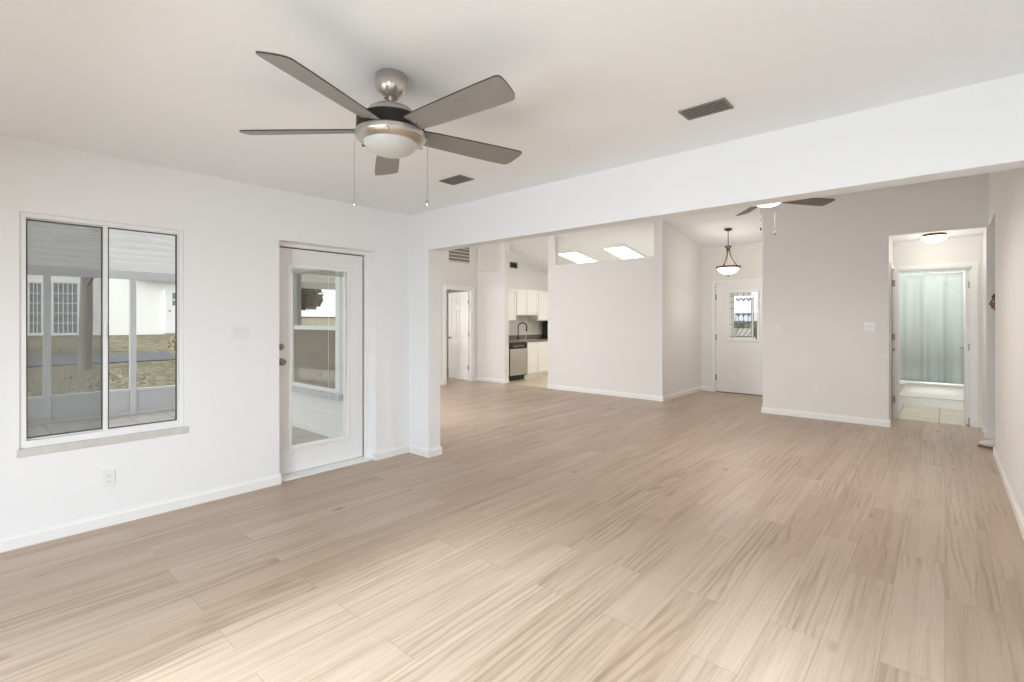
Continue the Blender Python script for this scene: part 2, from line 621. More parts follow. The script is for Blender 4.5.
# ------------------------------------------------------------------ floors
XO = -4.37
boxes('floor', [(-4.30, 1.2, -1.42, 3.2, -0.1, 0), (-4.0, 1.2, 3.2, 7.96, -0.1, 0), (-11, -4.0, 3.2, 7.96, -0.1, 0), (0.5, 2.3, 6.8, 7.96, -0.1, 0), (-3.71, -1.91, 7.96, 9.75, -0.1, 0),
                (-0.66, 0.48, 7.96, 8.70, -0.1, 0), (-11, -8.15, 7.96, 9.5, -0.1, 0)], PLANKS,
      'pale oak plank floor running through the open rooms', 'floor')
boxes('floor_kitchen', [(-8.1, -3.71, 7.96, 11.0, -0.1, -0.001)], KTILE, 'beige tiled kitchen floor beyond the plank floor', 'floor')
boxes('floor_bathroom', [(-1.6, 0.9, 8.70, 10.95, -0.1, 0.0)], BTILE, 'beige tiled bathroom floor in front of the tub', 'floor')

# ------------------------------------------------------------------ near room
WY0, WY1, WZ0, WZ1 = 0.255, 1.105, 0.585, 2.02      # slider window opening
DY0, DY1, DZ = 1.79, 2.72, 2.04                     # patio door opening
XO = -4.37
boxes('wall_left', [(XO, XL, -1.42, WY0, -0.1, H), (XO, XL, WY0, WY1, -0.1, WZ0), (XO, XL, WY0, WY1, WZ1, H),
                    (XO, XL, WY1, DY0, -0.1, H), (XO, XL, DY0, DY1, DZ, H), (XO, XL, DY1, YH, -0.1, H)], WALL,
      'white wall holding the slider window and glazed door', 'wall')
boxes('wall_header', [(XL, -3.86, YH, YH2, 0, 4.0), (-3.86, 0.38, YH, YH2, HZ, 4.0), (0.38, 1.2, YH, YH2, 0, 4.0)],
      WALL, 'white dropped header wall over the wide opening', 'wall')
boxes('wall_back', [(XO, -2.35, -1.42, -1.3, 0, H), (-2.35, 0.35, -1.42, -1.3, 2.05, H), (0.35, 1.2, -1.42, -1.3, 0, H)],
      WALL, 'white wall behind the viewpoint with an assumed sliding door', 'wall')
boxes('wall_right', [(1.1, 1.25, -1.42, YH2, 0, H)], WALL, 'white near side wall right of the viewpoint', 'wall')
boxes('ceiling', [(XO, 1.25, -1.42, YH, H, H + 0.1)], CEIL, 'white textured flat ceiling above the near room', 'ceiling')

# ------------------------------------------------------------------ great room shell
m = MB()
m.prism([(YH2, cz(YH2)), (11.1, cz(11.1)), (11.1, cz(11.1) + .1), (YH2, cz(YH2) + .1)], 'x', -8.2, 2.3)
tag(m.build('ceiling_great_room', CEIL), 'white sloping ceiling over great room, kitchen and entry', 'ceiling', None, 'structure')


def wall_y(lst, x0, x1):
    """boxes whose top follows the sloped ceiling: (y0,y1,z0,None|z1)"""
    m = MB()
    for y0, y1, z0, z1 in lst:
        if z1 is None:
            m.prism([(y0, z0), (y1, z0), (y1, cz(y1) + .02), (y0, cz(y0) + .02)], 'x', x0, x1)
        else:
            m.box(x0, x1, y0, y1, z0, z1)
    return m


# side wall with the bedroom doorway
BDY0, BDY1, BDZ = 6.97, 7.72, 2.06
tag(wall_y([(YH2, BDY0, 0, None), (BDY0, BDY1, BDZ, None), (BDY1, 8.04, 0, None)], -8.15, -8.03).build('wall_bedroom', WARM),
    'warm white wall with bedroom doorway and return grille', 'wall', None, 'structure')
T2 = 8.04
# wall line between great room and kitchen / entry / hall
m = MB()
m.box(-8.03, -7.19, YF, T2, 0, 2.47)
m.box(-8.03, -7.95, YF, T2, 2.47, cz(T2) + .02)
m.box(-7.34, -7.19, YF, T2, 2.47, cz(T2) + .02)
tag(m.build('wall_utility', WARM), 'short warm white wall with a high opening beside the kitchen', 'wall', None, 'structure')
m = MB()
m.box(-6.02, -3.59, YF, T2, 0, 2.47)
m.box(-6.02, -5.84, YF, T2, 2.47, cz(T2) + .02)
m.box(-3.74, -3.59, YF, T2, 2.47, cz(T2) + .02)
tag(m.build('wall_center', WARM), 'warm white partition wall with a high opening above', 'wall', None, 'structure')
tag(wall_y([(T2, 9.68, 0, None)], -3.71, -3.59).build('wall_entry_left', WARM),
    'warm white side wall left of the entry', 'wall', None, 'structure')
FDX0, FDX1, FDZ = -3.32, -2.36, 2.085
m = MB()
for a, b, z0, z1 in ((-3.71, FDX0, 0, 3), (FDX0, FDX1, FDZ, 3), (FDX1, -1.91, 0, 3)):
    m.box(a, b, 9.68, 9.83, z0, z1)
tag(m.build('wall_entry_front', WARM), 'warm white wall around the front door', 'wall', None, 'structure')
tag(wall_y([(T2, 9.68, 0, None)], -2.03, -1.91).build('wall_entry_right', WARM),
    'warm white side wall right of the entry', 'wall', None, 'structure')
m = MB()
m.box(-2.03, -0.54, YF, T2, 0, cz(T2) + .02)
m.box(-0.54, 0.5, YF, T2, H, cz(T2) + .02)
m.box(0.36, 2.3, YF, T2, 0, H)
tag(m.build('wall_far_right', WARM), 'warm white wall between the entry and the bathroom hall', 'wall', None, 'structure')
# right wall with the side passage
tag(wall_y([(YH2, 6.95, 0, None), (6.95, YF, H, None)], 0.38, 0.5).build('wall_right_great_room', WARM),
    'warm white side wall with an outlet and passage opening', 'wall', None, 'structure')
boxes('wall_passage', [(0.5, 2.3, 6.83, 6.95, 0, H), (2.2, 2.3, 6.95, YF, 0, H)], WARM,
      'warm white walls of the side passage', 'wall')
boxes('ceiling_passage', [(0.5, 2.3, 6.83, T2, H, H + .08)], CEIL, 'flat ceiling of the side passage', 'ceiling')
# hall and bathroom
BY0, BY1 = 8.65, 8.77
BX0, BX1, BZ = -0.49, 0.255, 2.06
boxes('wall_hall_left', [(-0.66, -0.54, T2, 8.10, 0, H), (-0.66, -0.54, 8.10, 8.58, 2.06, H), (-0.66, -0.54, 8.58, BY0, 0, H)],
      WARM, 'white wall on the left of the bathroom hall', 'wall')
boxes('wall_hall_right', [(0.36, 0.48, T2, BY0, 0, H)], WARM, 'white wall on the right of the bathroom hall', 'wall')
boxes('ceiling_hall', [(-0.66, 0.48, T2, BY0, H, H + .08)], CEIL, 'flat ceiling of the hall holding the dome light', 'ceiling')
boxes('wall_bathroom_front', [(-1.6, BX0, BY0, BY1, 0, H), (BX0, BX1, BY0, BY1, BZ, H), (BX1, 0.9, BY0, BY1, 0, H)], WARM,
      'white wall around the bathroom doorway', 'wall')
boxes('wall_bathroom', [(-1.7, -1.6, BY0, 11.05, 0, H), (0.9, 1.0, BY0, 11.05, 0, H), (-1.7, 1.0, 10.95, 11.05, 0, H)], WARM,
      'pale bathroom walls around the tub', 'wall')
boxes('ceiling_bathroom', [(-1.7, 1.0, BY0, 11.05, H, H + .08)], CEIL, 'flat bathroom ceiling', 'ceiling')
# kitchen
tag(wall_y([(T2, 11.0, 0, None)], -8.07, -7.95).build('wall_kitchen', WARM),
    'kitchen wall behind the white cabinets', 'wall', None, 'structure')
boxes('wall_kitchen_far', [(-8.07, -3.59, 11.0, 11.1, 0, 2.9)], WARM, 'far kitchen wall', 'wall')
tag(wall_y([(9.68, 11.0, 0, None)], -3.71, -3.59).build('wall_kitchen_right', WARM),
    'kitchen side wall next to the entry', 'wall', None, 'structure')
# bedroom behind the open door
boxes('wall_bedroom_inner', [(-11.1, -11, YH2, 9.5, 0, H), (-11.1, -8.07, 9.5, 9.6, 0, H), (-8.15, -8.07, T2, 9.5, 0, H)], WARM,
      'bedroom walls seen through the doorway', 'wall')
boxes('ceiling_bedroom', [(-11.1, -8.15, YH2, 9.6, H, H + .1)], CEIL, 'flat bedroom ceiling', 'ceiling')
# outside wall of the wing, facing the porch
GX0, GX1, GZ0, GZ1 = -6.80, -5.55, 0.47, 2.06
boxes('wall_wing', [(-11.1, GX0, YH, YH2, -0.1, 4.0), (GX0, GX1, YH, YH2, -0.1, GZ0), (GX0, GX1, YH, YH2, GZ1, 4.0),
                    (GX1, XL, YH, YH2, -0.1, 4.0)], SIDING, 'white outside wall of the house wing facing the porch', 'wall')
boxes('trim_siding', [(-11.1, XO, YH - .012, YH, -0.1, -0.02), (-11.1, XO, YH - .01, YH, 0.20, 0.212)], SIDING,
      'thin white siding course low on the porch wall', 'trim')

# ------------------------------------------------------------------ baseboards
BH, BT = 0.088, 0.014


def baseboard(name, runs, label):
    m = MB()
    for ax, a, b, face, s in runs:      # ax 'y': runs along y at x=face, protruding s*BT
        p = [(face, 0), (face + s * BT, 0), (face + s * BT, BH * .72), (face + s * BT * .45, BH * .86), (face + s * BT * .35, BH), (face, BH)]
        m.prism(p, 'y' if ax == 'y' else 'x', a, b) if ax == 'y' else m.prism([(q[0], q[1]) for q in p], 'x', a, b)
    return tag(m.build(name, TRIM), label, 'baseboard', None, 'structure')


baseboard('baseboard_left', [('y', -1.3, DY0 + .012, XL, 1), ('y', DY1 - .0, YH, XL, 1), ('x', XL + BT, -3.86 + BT, YH, -1), ('x', -4.33, XL + BT, DY1, -1),
                             ('y', YH, YH2, -3.86, 1), ('x', XL, -3.86 + BT, YH2, 1)], 'white baseboard along the left wall and opening')
baseboard('baseboard_center', [('x', -6.02 - BT, -3.59 + BT, YF, -1), ('y', YF, 9.68, -3.59, 1), ('x', -3.59 + BT, FDX0 - .06, 9.68, -1),
                               ('x', FDX1 + .06, -2.03, 9.68, -1)], 'white baseboard around partition and entry')
baseboard('baseboard_far', [('x', -8.03 + BT, -7.19 + BT, YF, -1), ('y', YF, T2, -7.19, 1), ('y', YH2, BDY0 - .07, -8.03, 1), ('y', BDY1 + .07, YF, -8.03, 1)],
          'white baseboard beside the bedroom door')
baseboard('baseboard_right', [('x', -2.03 - BT, -0.54 + BT, YF, -1), ('y', YF, 8.04, -0.54, 1), ('y', YH2, 6.95, 0.38, -1),
                              ('x', 0.38 - BT, 0.5, 6.95, 1), ('y', YF, BY0 - BT, 0.36, -1), ('x', 0.36 - BT, 2.2, YF, -1), ('x', .30, .36, BY0, -1)],
          'white baseboard along the right wall and hall')
baseboard('baseboard_near_right', [('x', .38 - BT, 1.1, YH, -1), ('y', -1.3, YH - BT, 1.1, -1), ('y', YH, YH2, .38, -1), ('x', XL, -2.35, -1.3, 1), ('x', .35, 1.1 - BT, -1.3, 1)],
          'white baseboard around the near corner of the room')


# ------------------------------------------------------------------ casings
def casing_x(m, x, y0, y1, z, s, w=0.062, t=0.016):
    """casing on a wall facing x, around opening y0..y1, height z"""
    for a, b, c, d in ((y0 - w, y0, 0, z + w), (y1, y1 + w, 0, z + w), (y0, y1, z, z + w)):
        m.box(x, x + s * t, a, b, c, d)
        m.box(x, x + s * t * 1.5, a + w * .12 if b <= y0 + 1e-6 else a + (w * .65 if a >= y1 - 1e-6 else 0),
              a + w * .35 if b <= y0 + 1e-6 else b - (w * .12 if a >= y1 - 1e-6 else 0), c, d if c == 0 else d - w * .12) if c == 0 else None


def casing_y(m, y, x0, x1, z, s, w=0.062, t=0.016):
    for a, b, c, d in ((x0 - w, x0, 0, z + w), (x1, x1 + w, 0, z + w), (x0, x1, z, z + w)):
        m.box(a, b, y, y + s * t, c, d)


m = MB()
casing_x(m, -8.03, BDY0, BDY1, BDZ, 1, 0.075)
m.box(-8.15, -8.03, BDY0, BDY0 + .015, 0, BDZ)
m.box(-8.15, -8.03, BDY1 - .015, BDY1, 0, BDZ)
m.box(-8.15, -8.03, BDY0, BDY1, BDZ - .015, BDZ)
tag(m.build('trim_1', TRIM), 'white casing around the bedroom doorway', 'trim', None, 'structure')
m = MB()
casing_y(m, 9.68, FDX0, FDX1, FDZ, -1, 0.05)
tag(m.build('trim_2', TRIM), 'white casing around the front door', 'trim', None, 'structure')
m = MB()
casing_y(m, BY0, BX0, BX1, BZ, -1, 0.062)
for a, b in ((BX0, BX0 + .015), (BX1 - .015, BX1)): m.box(a, b, BY0, BY1, 0, BZ)
m.box(BX0, BX1, BY0, BY1, BZ - .015, BZ)
tag(m.build('trim_3', TRIM), 'white casing around the bathroom doorway', 'trim', None, 'structure')
m = MB()
m.box(-0.54, -0.525, 8.05, 8.10, 0, 2.12)
m.box(-0.54, -0.525, 8.10, 8.58, 2.06, 2.12)
m.box(-0.54, -0.525, 8.58, 8.63, 0, 2.12)
tag(m.build('trim_4', TRIM), 'white casing around the side door in the hall', 'trim', None, 'structure')
m = MB()      # jamb of the patio door
m.box(-4.33, -4.36, DY0, DY0 + .03, 0, DZ)
m.box(-4.37, -4.30, DY1 - .035, DY1, 0.0, DZ)
m.box(-4.37, -4.30, DY0, DY1 - .035, DZ - .03, DZ)
m.box(-4.37, -4.20, DY0, DY1, 0, 0.012)
tag(m.build('trim_5', TRIM), 'white jamb and threshold of the glazed patio door', 'trim', None, 'structure')

# ------------------------------------------------------------------ slider window (window_1)
w = thing('window_1', (XL - .05, (WY0 + WY1) / 2, WZ0), 'two-pane sliding window looking onto the screened porch', 'window', kind='structure')


def rel(m, o):
    return m.xform(Matrix.Translation(-Vector(o.location)))


xa, xb = -4.215, -4.185
m = MB()
fw = 0.028
m.box(xa - .05, xb, WY0, WY0 + fw, WZ0, WZ1)
m.box(xa - .05, xb, WY1 - fw, WY1, WZ0, WZ1)
m.box(xa - .05, xb, WY0 + fw, WY1 - fw, WZ1 - fw, WZ1)
m.box(xa - .05, xb, WY0 + fw, WY1 - fw, WZ0, WZ0 + .045)
rel(m, w).build('frame', VINYL, w, 0.003)
mid = 0.668
zt, zb = WZ1 - fw, WZ0 + .045
# fixed sash (near, left) and sliding sash (right) with a dark gasket around the glass


def sash(name, y0, y1, x, st0, st1):
    m = MB()
    m.box(x - .012, x + .012, y0, y0 + st0, zb, zt)
    m.box(x - .012, x + .012, y1 - st1, y1, zb, zt)
    m.box(x - .012, x + .012, y0 + st0, y1 - st1, zt - .006, zt)
    m.box(x - .012, x + .012, y0 + st0, y1 - st1, zb, zb + .008)
    s = rel(m, w).build(name, VINYL, w, 0.002)
    m = MB()
    g = 0.006
    ya, yb, z0, z1 = y0 + st0, y1 - st1, zb + .008, zt - .006
    m.box(x - .008, x + .013, ya, ya + g, z0, z1)
    m.box(x - .008, x + .013, yb - g, yb, z0, z1)
    m.box(x - .008, x + .013, ya + g, yb - g, z1 - g, z1)
    m.box(x - .008, x + .013, ya + g, yb - g, z0, z0 + g)
    rel(m, w).build('gasket', DARK, s)
    m = MB()
    m.box(x - .002, x + .002, ya + g, yb - g, z0 + g, z1 - g)
    rel(m, w).build('glass', GLASSW, s)
    return s


sash('sash', WY0 + fw, mid + .004, -4.235, 0.004, 0.020)
sash('sash', mid - .018, WY1 - fw, -4.205, 0.024, 0.010)
m = MB()
m.box(-4.262, -4.258, WY0 + fw, mid, zb, zt)
rel(m, w).build('insect_screen', SCREEN, w)
m = MB()
m.box(-4.193, -4.180, mid - .016, mid + .002, 1.26, 1.34)
rel(m, w).build('latch', VINYL, w, 0.003)
m = MB()
m.box(xb - .02, XL + .010, WY0 - .012, WY1 + .03, WZ0 - .045, WZ0 + .004)
rel(m, w).build('sill', SILLM, w, 0.004)

# ------------------------------------------------------------------ patio door (door_1)
dx = -4.335           # room-side face
d = thing('door_1', (dx, DY1 - .04, 0), 'white full-glass patio door with enclosed blind and dark knob', 'door', kind='structure')
y0, y1, z0, z1 = DY0 + .03, DY1 - .045, 0.02, DZ - .04
gy0, gy1, gz0, gz1 = 1.965, 2.50, 0.255, 1.835
m = MB()
m.box(dx - .035, dx, y0, gy0, z0, z1)
m.box(dx - .035, dx, gy1, y1, z0, z1)
m.box(dx - .035, dx, gy0, gy1, z0, gz0)
m.box(dx - .035, dx, gy0, gy1, gz1, z1)
rel(m, d).build('door_leaf', DOORP, d, 0.002)
m = MB()
f = 0.028
for a, b, c, e in ((gy0 - f, gy0, gz0 - f, gz1 + f), (gy1, gy1 + f, gz0 - f, gz1 + f), (gy0, gy1, gz0 - f, gz0), (gy0, gy1, gz1, gz1 + f)):
    m.box(dx, dx + .012, a, b, c, e)
rel(m, d).build('glass_frame', TRIM, d, 0.005, seg=3)
m = MB()
m.box(dx - .010, dx - .006, gy0, gy1, gz0, gz1)
rel(m, d).build('glass', GLASS, d)
m = MB()
for k in range(5): m.box(dx - .026, dx - .012, gy0 + .004, gy1 - .004, gz1 - .012 - k * .007, gz1 - .008 - k * .007)
m.box(dx - .028, dx - .012, gy0 + .002, gy1 - .002, gz1 - .05, gz1 - .042)
rel(m, d).build('raised_blind', pmat('blind_grey', (0.55, 0.55, 0.53), 0.5), d)
m = MB()
m.box(dx - .005, dx + .002, gy1 - .030, gy1 - .012, gz0 + .02, gz1 - .01)
t_ = rel(m, d).build('blind_track', VINYL, d)
m = MB()
m.box(dx + .002, dx + .014, gy1 - .032, gy1 - .010, 1.37, 1.47)
rel(m, d).build('slider', VINYL, t_, .003)
m = MB()
m.tube([(dx - .02, gy0 + .36, gz1 - .05), (dx - .02, gy0 + .36, gz0 + .1)], .0015, 6)
rel(m, d).build('cord', VINYL, d)
for z, r_, nm in ((1.005, .030, 'knob'), (1.135, .027, 'deadbolt')):
    m = MB()
    yk = y0 + .050
    if nm == 'knob':
        m.lathe([(.032, 0), (.032, .006), (.012, .012), (.012, .03), (.026, .038), (.029, .05), (.024, .062), (0.0, .066)], (dx, yk, z), 20, 'x')
    else:
        m.lathe([(.028, 0), (.028, .01), (.02, .016), (0, .017)], (dx, yk, z), 20, 'x')
        m.box(dx + .016, dx + .03, yk - .006, yk + .006, z - .018, z + .018)
    rel(m, d).build(nm, STEELD, d, smooth=35)
m = MB()  # dark strips stand in for the shaded gap around the leaf
m.box(dx - .03, dx + .001, y1, y1 + .008, z0, z1)
m.box(dx - .03, dx + .0005, y0, y1, z1, z1 + .008)
rel(m, d).build('shaded_gap_strip', DARK, d)

# ------------------------------------------------------------------ assumed sliding door behind the viewpoint (door_6), sized for the sun patch
d = thing('door_6', (-1.35, -1.36, 0), 'assumed white sliding glass door behind the viewpoint, added to let daylight in', 'door', kind='structure')
m = MB()
for x in (-2.35, -1.03, 0.29): m.box(x, x + .06, -1.40, -1.32, 0, 2.05)
m.box(-2.29, 0.29, -1.40, -1.32, 2.00, 2.05)
m.box(-2.29, 0.29, -1.40, -1.32, 0, .05)
rel(m, d).build('frame', VINYL, d)
m = MB()
m.box(-2.29, -1.03, -1.362, -1.358, .05, 2.0)
m.box(-0.97, 0.29, -1.362, -1.358, .05, 2.0)
rel(m, d).build('glass', GLASS, d)

# ------------------------------------------------------------------ wing window seen through the patio door (window_2)
w = thing('window_2', ((GX0 + GX1) / 2, YH, GZ0), 'white single-hung window in the porch wall seen through the patio door', 'window', kind='structure')
yg = YH - .01
fw = .05
m = MB()
for a, b, c, e in ((GX0 - .03, GX0 + fw, GZ0, GZ1), (GX1 - fw, GX1 + .03, GZ0, GZ1), (GX0 + fw, GX1 - fw, GZ1 - fw, GZ1), (GX0 + fw, GX1 - fw, GZ0, GZ0 + fw)):
    m.box(a, b, yg - .03, yg + .10, c, e)
m.box(GX0 + fw, GX1 - fw, yg - .02, yg + .03, 1.245, 1.30)
rel(m, w).build('frame', VINYL, w, .004)
m = MB()
m.box(GX0 - .10, GX1 + .10, yg - .07, yg + .02, GZ0 - .07, GZ0)
rel(m, w).build('sill', pmat('sill_grey', (.55, .57, .6), .6, noise=.05), w, .004)
m = MB()
m.box(GX0 + fw, GX1 - fw, yg + .03, yg + .034, 1.30, GZ1 - fw)
m.box(GX0 + fw, GX1 - fw, yg + .05, yg + .054, GZ0 + fw, 1.27)
rel(m, w).build('glass', GLASSF, w)
m = MB()
m.box(GX0 + fw, GX1 - fw, yg - .005, yg - .002, GZ0 + fw, 1.245)
rel(m, w).build('insect_screen', SCREENB, w)

# ------------------------------------------------------------------ bedroom door (door_2), swung open
d = thing('door_2', (-8.10, BDY1 - .02, 0), 'white six-panel bedroom door standing open', 'door', kind='structure', rz=R(12))


def panel_leaf(L, Hh, t, panels, mat, parent):
    """leaf from x=-L..0 (hinge at 0), y -t/2..t/2; panels are (x0,x1,z0,z1) recessed on both faces"""
    m = MB()
    m.box(-L, 0, -t / 2 + .006, t / 2 - .006, 0.01, Hh)
    xs = sorted({-L, 0} | {p[0] for p in panels} | {p[1] for p in panels})
    zs = sorted({0.01, Hh} | {p[2] for p in panels} | {p[3] for p in panels})
    for i in range(len(xs) - 1):
        for j in range(len(zs) - 1):
            cx, cz_ = (xs[i] + xs[i + 1]) / 2, (zs[j] + zs[j + 1]) / 2
            if any(p[0] < cx < p[1] and p[2] < cz_ < p[3] for p in panels): continue
            for s in (-1, 1):
                m.box(xs[i], xs[i + 1], s * (t / 2 - .006), s * t / 2, zs[j], zs[j + 1])
    leaf = m.build('door_leaf', mat, parent)
    for p in panels:
        q = MB()
        g = .022
        for s in (-1, 1):
            q.box(p[0] + g, p[1] - g, s * (t / 2 - .006), s * (t / 2 - .001), p[2] + g, p[3] - g)
        q.build('panel', mat, leaf, .003)
    return leaf


def knob_y(x, z, y, s, parent, mat=STEELD):
    m = MB()
    m.lathe([(.03, 0), (.03, s * .006), (.011, s * .01), (.011, s * .03), (.025, s * .038), (.028, s * .05), (.02, s * .062), (0, s * .064)], (x, y, z), 18, 'y')
    return m.build('knob', mat, parent, smooth=35)


def hinges(parent, x, y, zs, mat=STEELD, r=.008):
    for z in zs:
        m = MB()
        m.lathe([(r, -.045), (r, .045)], (x, y, z), 10)
        m.box(x - .018, x + .018, y - .003, y + .003, z - .045, z + .045)
        m.build('hinge', mat, parent, smooth=40)


LB = 0.80
pl = []
for xa_, xb_ in ((-LB + .10, -LB / 2 - .04), (-LB / 2 + .04, -.10)):
    pl += [(xa_, xb_, .22, .80), (xa_, xb_, .95, 1.62), (xa_, xb_, 1.72, 1.92)]
panel_leaf(LB, 2.03, .035, pl, DOORP, d)
knob_y(-LB + .06, .97, -.0175, -1, d)
hinges(d, .0, -.02, (.3, 1.05, 1.78))
d.rotation_euler = (0, 0, R(-8))

# ------------------------------------------------------------------ front door (door_3)
d = thing('door_3', (FDX0 + .015, 9.70, 0), 'white front door with leaded decorative glass', 'door', kind='structure')
m = MB()
gx0, gx1, gz0, gz1 = -3.10 + .03, -2.54 - .03, 1.02, 1.89
x0, x1 = FDX0 + .015, FDX1 - .015
m.box(x0, gx0, 9.70, 9.74, 0.012, FDZ - .012)
m.box(gx1, x1, 9.70, 9.74, 0.012, FDZ - .012)
m.box(gx0, gx1, 9.70, 9.74, 0.012, gz0)
m.box(gx0, gx1, 9.70, 9.74, gz1, FDZ - .012)
rel(m, d).build('door_leaf', DOORP, d)
m = MB()
f = .035
for a, b, c, e in ((gx0 - f, gx0, gz0 - f, gz1 + f), (gx1, gx1 + f, gz0 - f, gz1 + f), (gx0, gx1, gz0 - f, gz0), (gx0, gx1, gz1, gz1 + f)):
    m.box(a, b, 9.685, 9.70, c, e)
rel(m, d).build('glass_frame', TRIM, d, .005)
for a, b in ((-3.17, -2.88), (-2.80, -2.51)):
    m = MB()
    for p, q, r_, s in ((a, a + .02, .22, .80), (b - .02, b, .22, .80), (a + .02, b - .02, .22, .24), (a + .02, b - .02, .78, .80)): m.box(p, q, 9.694, 9.70, r_, s)
    m.box(a + .05, b - .05, 9.695, 9.70, .27, .75)
    rel(m, d).build('panel', DOORP, d, .003)
m = MB()
m.box(gx0, gx1, 9.718, 9.722, gz0, gz1)
rel(m, d).build('glass', GLASS, d)
# leaded pattern
cxm = (gx0 + gx1) / 2
W_, Hh = gx1 - gx0, gz1 - gz0


def GP(u, v):          # 0..1 in the glass
    return (gx0 + u * W_, 9.712, gz0 + v * Hh)


m = MB()
lines = [((.10, 0), (.10, 1)), ((.17, .02), (.17, .98)), ((.86, 0), (.86, 1)), ((.24, .05), (.24, .88)), ((.78, .05), (.78, .88)),
         ((.24, .05), (.78, .05)), ((.24, .88), (.78, .88)), ((0, .93), (1, .93)), ((0, .06), (1, .06)), ((0, .32), (.24, .32)), ((0, .66), (.17, .66)),
         ((.86, .32), (1, .32)), ((.86, .66), (1, .66)), ((.33, .24), (.33, .78)), ((.51, .24), (.51, .78)), ((.68, .24), (.68, .78)),
         ((.24, .17), (.36, .24)), ((.36, .24), (.24, .10)), ((.30, .05), (.52, .24)), ((.48, .05), (.68, .22)), ((.64, .05), (.78, .17)), ((.24, .24), (.78, .24)),
         ((.0, .80), (.17, .80)), ((.86, .80), (1, .80)), ((.30, .93), (.30, 1)), ((.5, .93), (.5, 1)), ((.7, .93), (.7, 1))]
for a, b in lines: m.tube([GP(*a), GP(*b)], .0048, 6)
rel(m, d).build('lead_lines', LEADM, d)
m = MB()
for yb_, s in ((.80, 1), (.48, 1)):
    for k in range(3):
        c_ = .33 + k * .18
        pts = [(c_ - .09, yb_ + .06), (c_, yb_), (c_ + .09, yb_ + .06), (c_ + .06, yb_ + .09), (c_, yb_ + .05), (c_ - .06, yb_ + .09)]
        m.prism([(GP(u, v)[0], GP(u, v)[2]) for u, v in pts], 'y', 9.708, 9.716)
rel(m, d).build('bevelled_glass', GREYG, d)
m = MB()
m.box(gx0, GP(.17, 0)[0], 9.712, 9.717, gz0, gz1)
m.box(GP(.17, 0)[0], GP(.80, 0)[0], 9.712, 9.717, gz0 + Hh * .93, gz1)
m.box(GP(.17, 0)[0], GP(.92, 0)[0], 9.712, 9.717, gz0, gz0 + Hh * .06)
m.box(GP(.79, 0)[0], GP(.86, 0)[0], 9.712, 9.717, gz0 + Hh * .06, gz0 + Hh * .90)
m.box(GP(.17, 0)[0], GP(.79, 0)[0], 9.714, 9.717, gz0 + Hh * .06, gz0 + Hh * .24)
rel(m, d).build('frosted_border', BEVELG, d)
m = MB()
for z in (.28, 1.05, 1.82): m.box(x0 - .012, x0 + .008, 9.68, 9.70, z - .05, z + .05)
rel(m, d).build('hinge', STEELD, d)
m = MB()
m.lathe([(.032, 0), (.032, -.006), (.012, -.012), (.012, -.03), (.027, -.04), (.028, -.052), (.0, -.064)], (x1 - .065, 9.70, .97), 18, 'y')
rel(m, d).build('knob', STEELD, d, smooth=35)
m = MB()
m.box(x0, x1, 9.69, 9.75, 0.0, .012)
rel(m, d).build('threshold', DARK, d)

# ------------------------------------------------------------------ bathroom door (door_4): open into the bathroom, seen on edge
d = thing('door_4', (BX1 - .035, BY1, 0), 'white bathroom door opened inward against the wall', 'door', kind='structure')
m = MB()
m.box(-.022, .022, -.055, .66, .012, 2.035)
m.build('door_leaf', DOORP, d, .002)
hinges(d, .025, -.062, (.06, 1.02, 1.83), STEELD)
m = MB()
m.lathe([(.028, 0), (.028, -.008), (.010, -.012), (.010, -.045), (0, -.048)], (-.022, .60, .98), 16, 'x')
m.tube([(-.06, .60, .98), (-.065, .55, .98), (-.065, .49, .98)], .008, 8)
m.build('lever_handle', STEELD, d, smooth=40)
# hall side door (door_5)
d = thing('door_5', (-0.585, 8.34, 0), 'white closed door in the left side of the hall', 'door', kind='structure')
m = MB()
m.box(-.02, .02, -.236, .226, .012, 2.055)
m.build('door_leaf', DOORP, d)
m = MB()  # dark strips put where the door gap lies in shade
m.box(-.018, .035, .226, .238, .01, 2.056)
m.box(.021, .044, -.24, -.232, .01, 2.056)
m.build('shaded_gap_strip', pmat('door_gap_brown', (.16, .13, .10), .8), d)
hinges(d, .052, .215, (.28, 1.14, 1.88), STEELD)
m = MB()
m.lathe([(.026, 0), (.026, .008), (.010, .012), (.010, .032), (.022, .038), (.022, .05), (0, .056)], (.02, .13, .97), 16, 'x')
m.build('knob', STEELD, d, smooth=40)

# ------------------------------------------------------------------ ceiling fans
VD = Vector((-math.sin(YAW), math.cos(YAW), 0))
RD = Vector((math.cos(YAW), math.sin(YAW), 0))


def at(dd, s, z=0.0):
    p = VD * dd + RD * s
    return Vector((p.x, p.y, z))


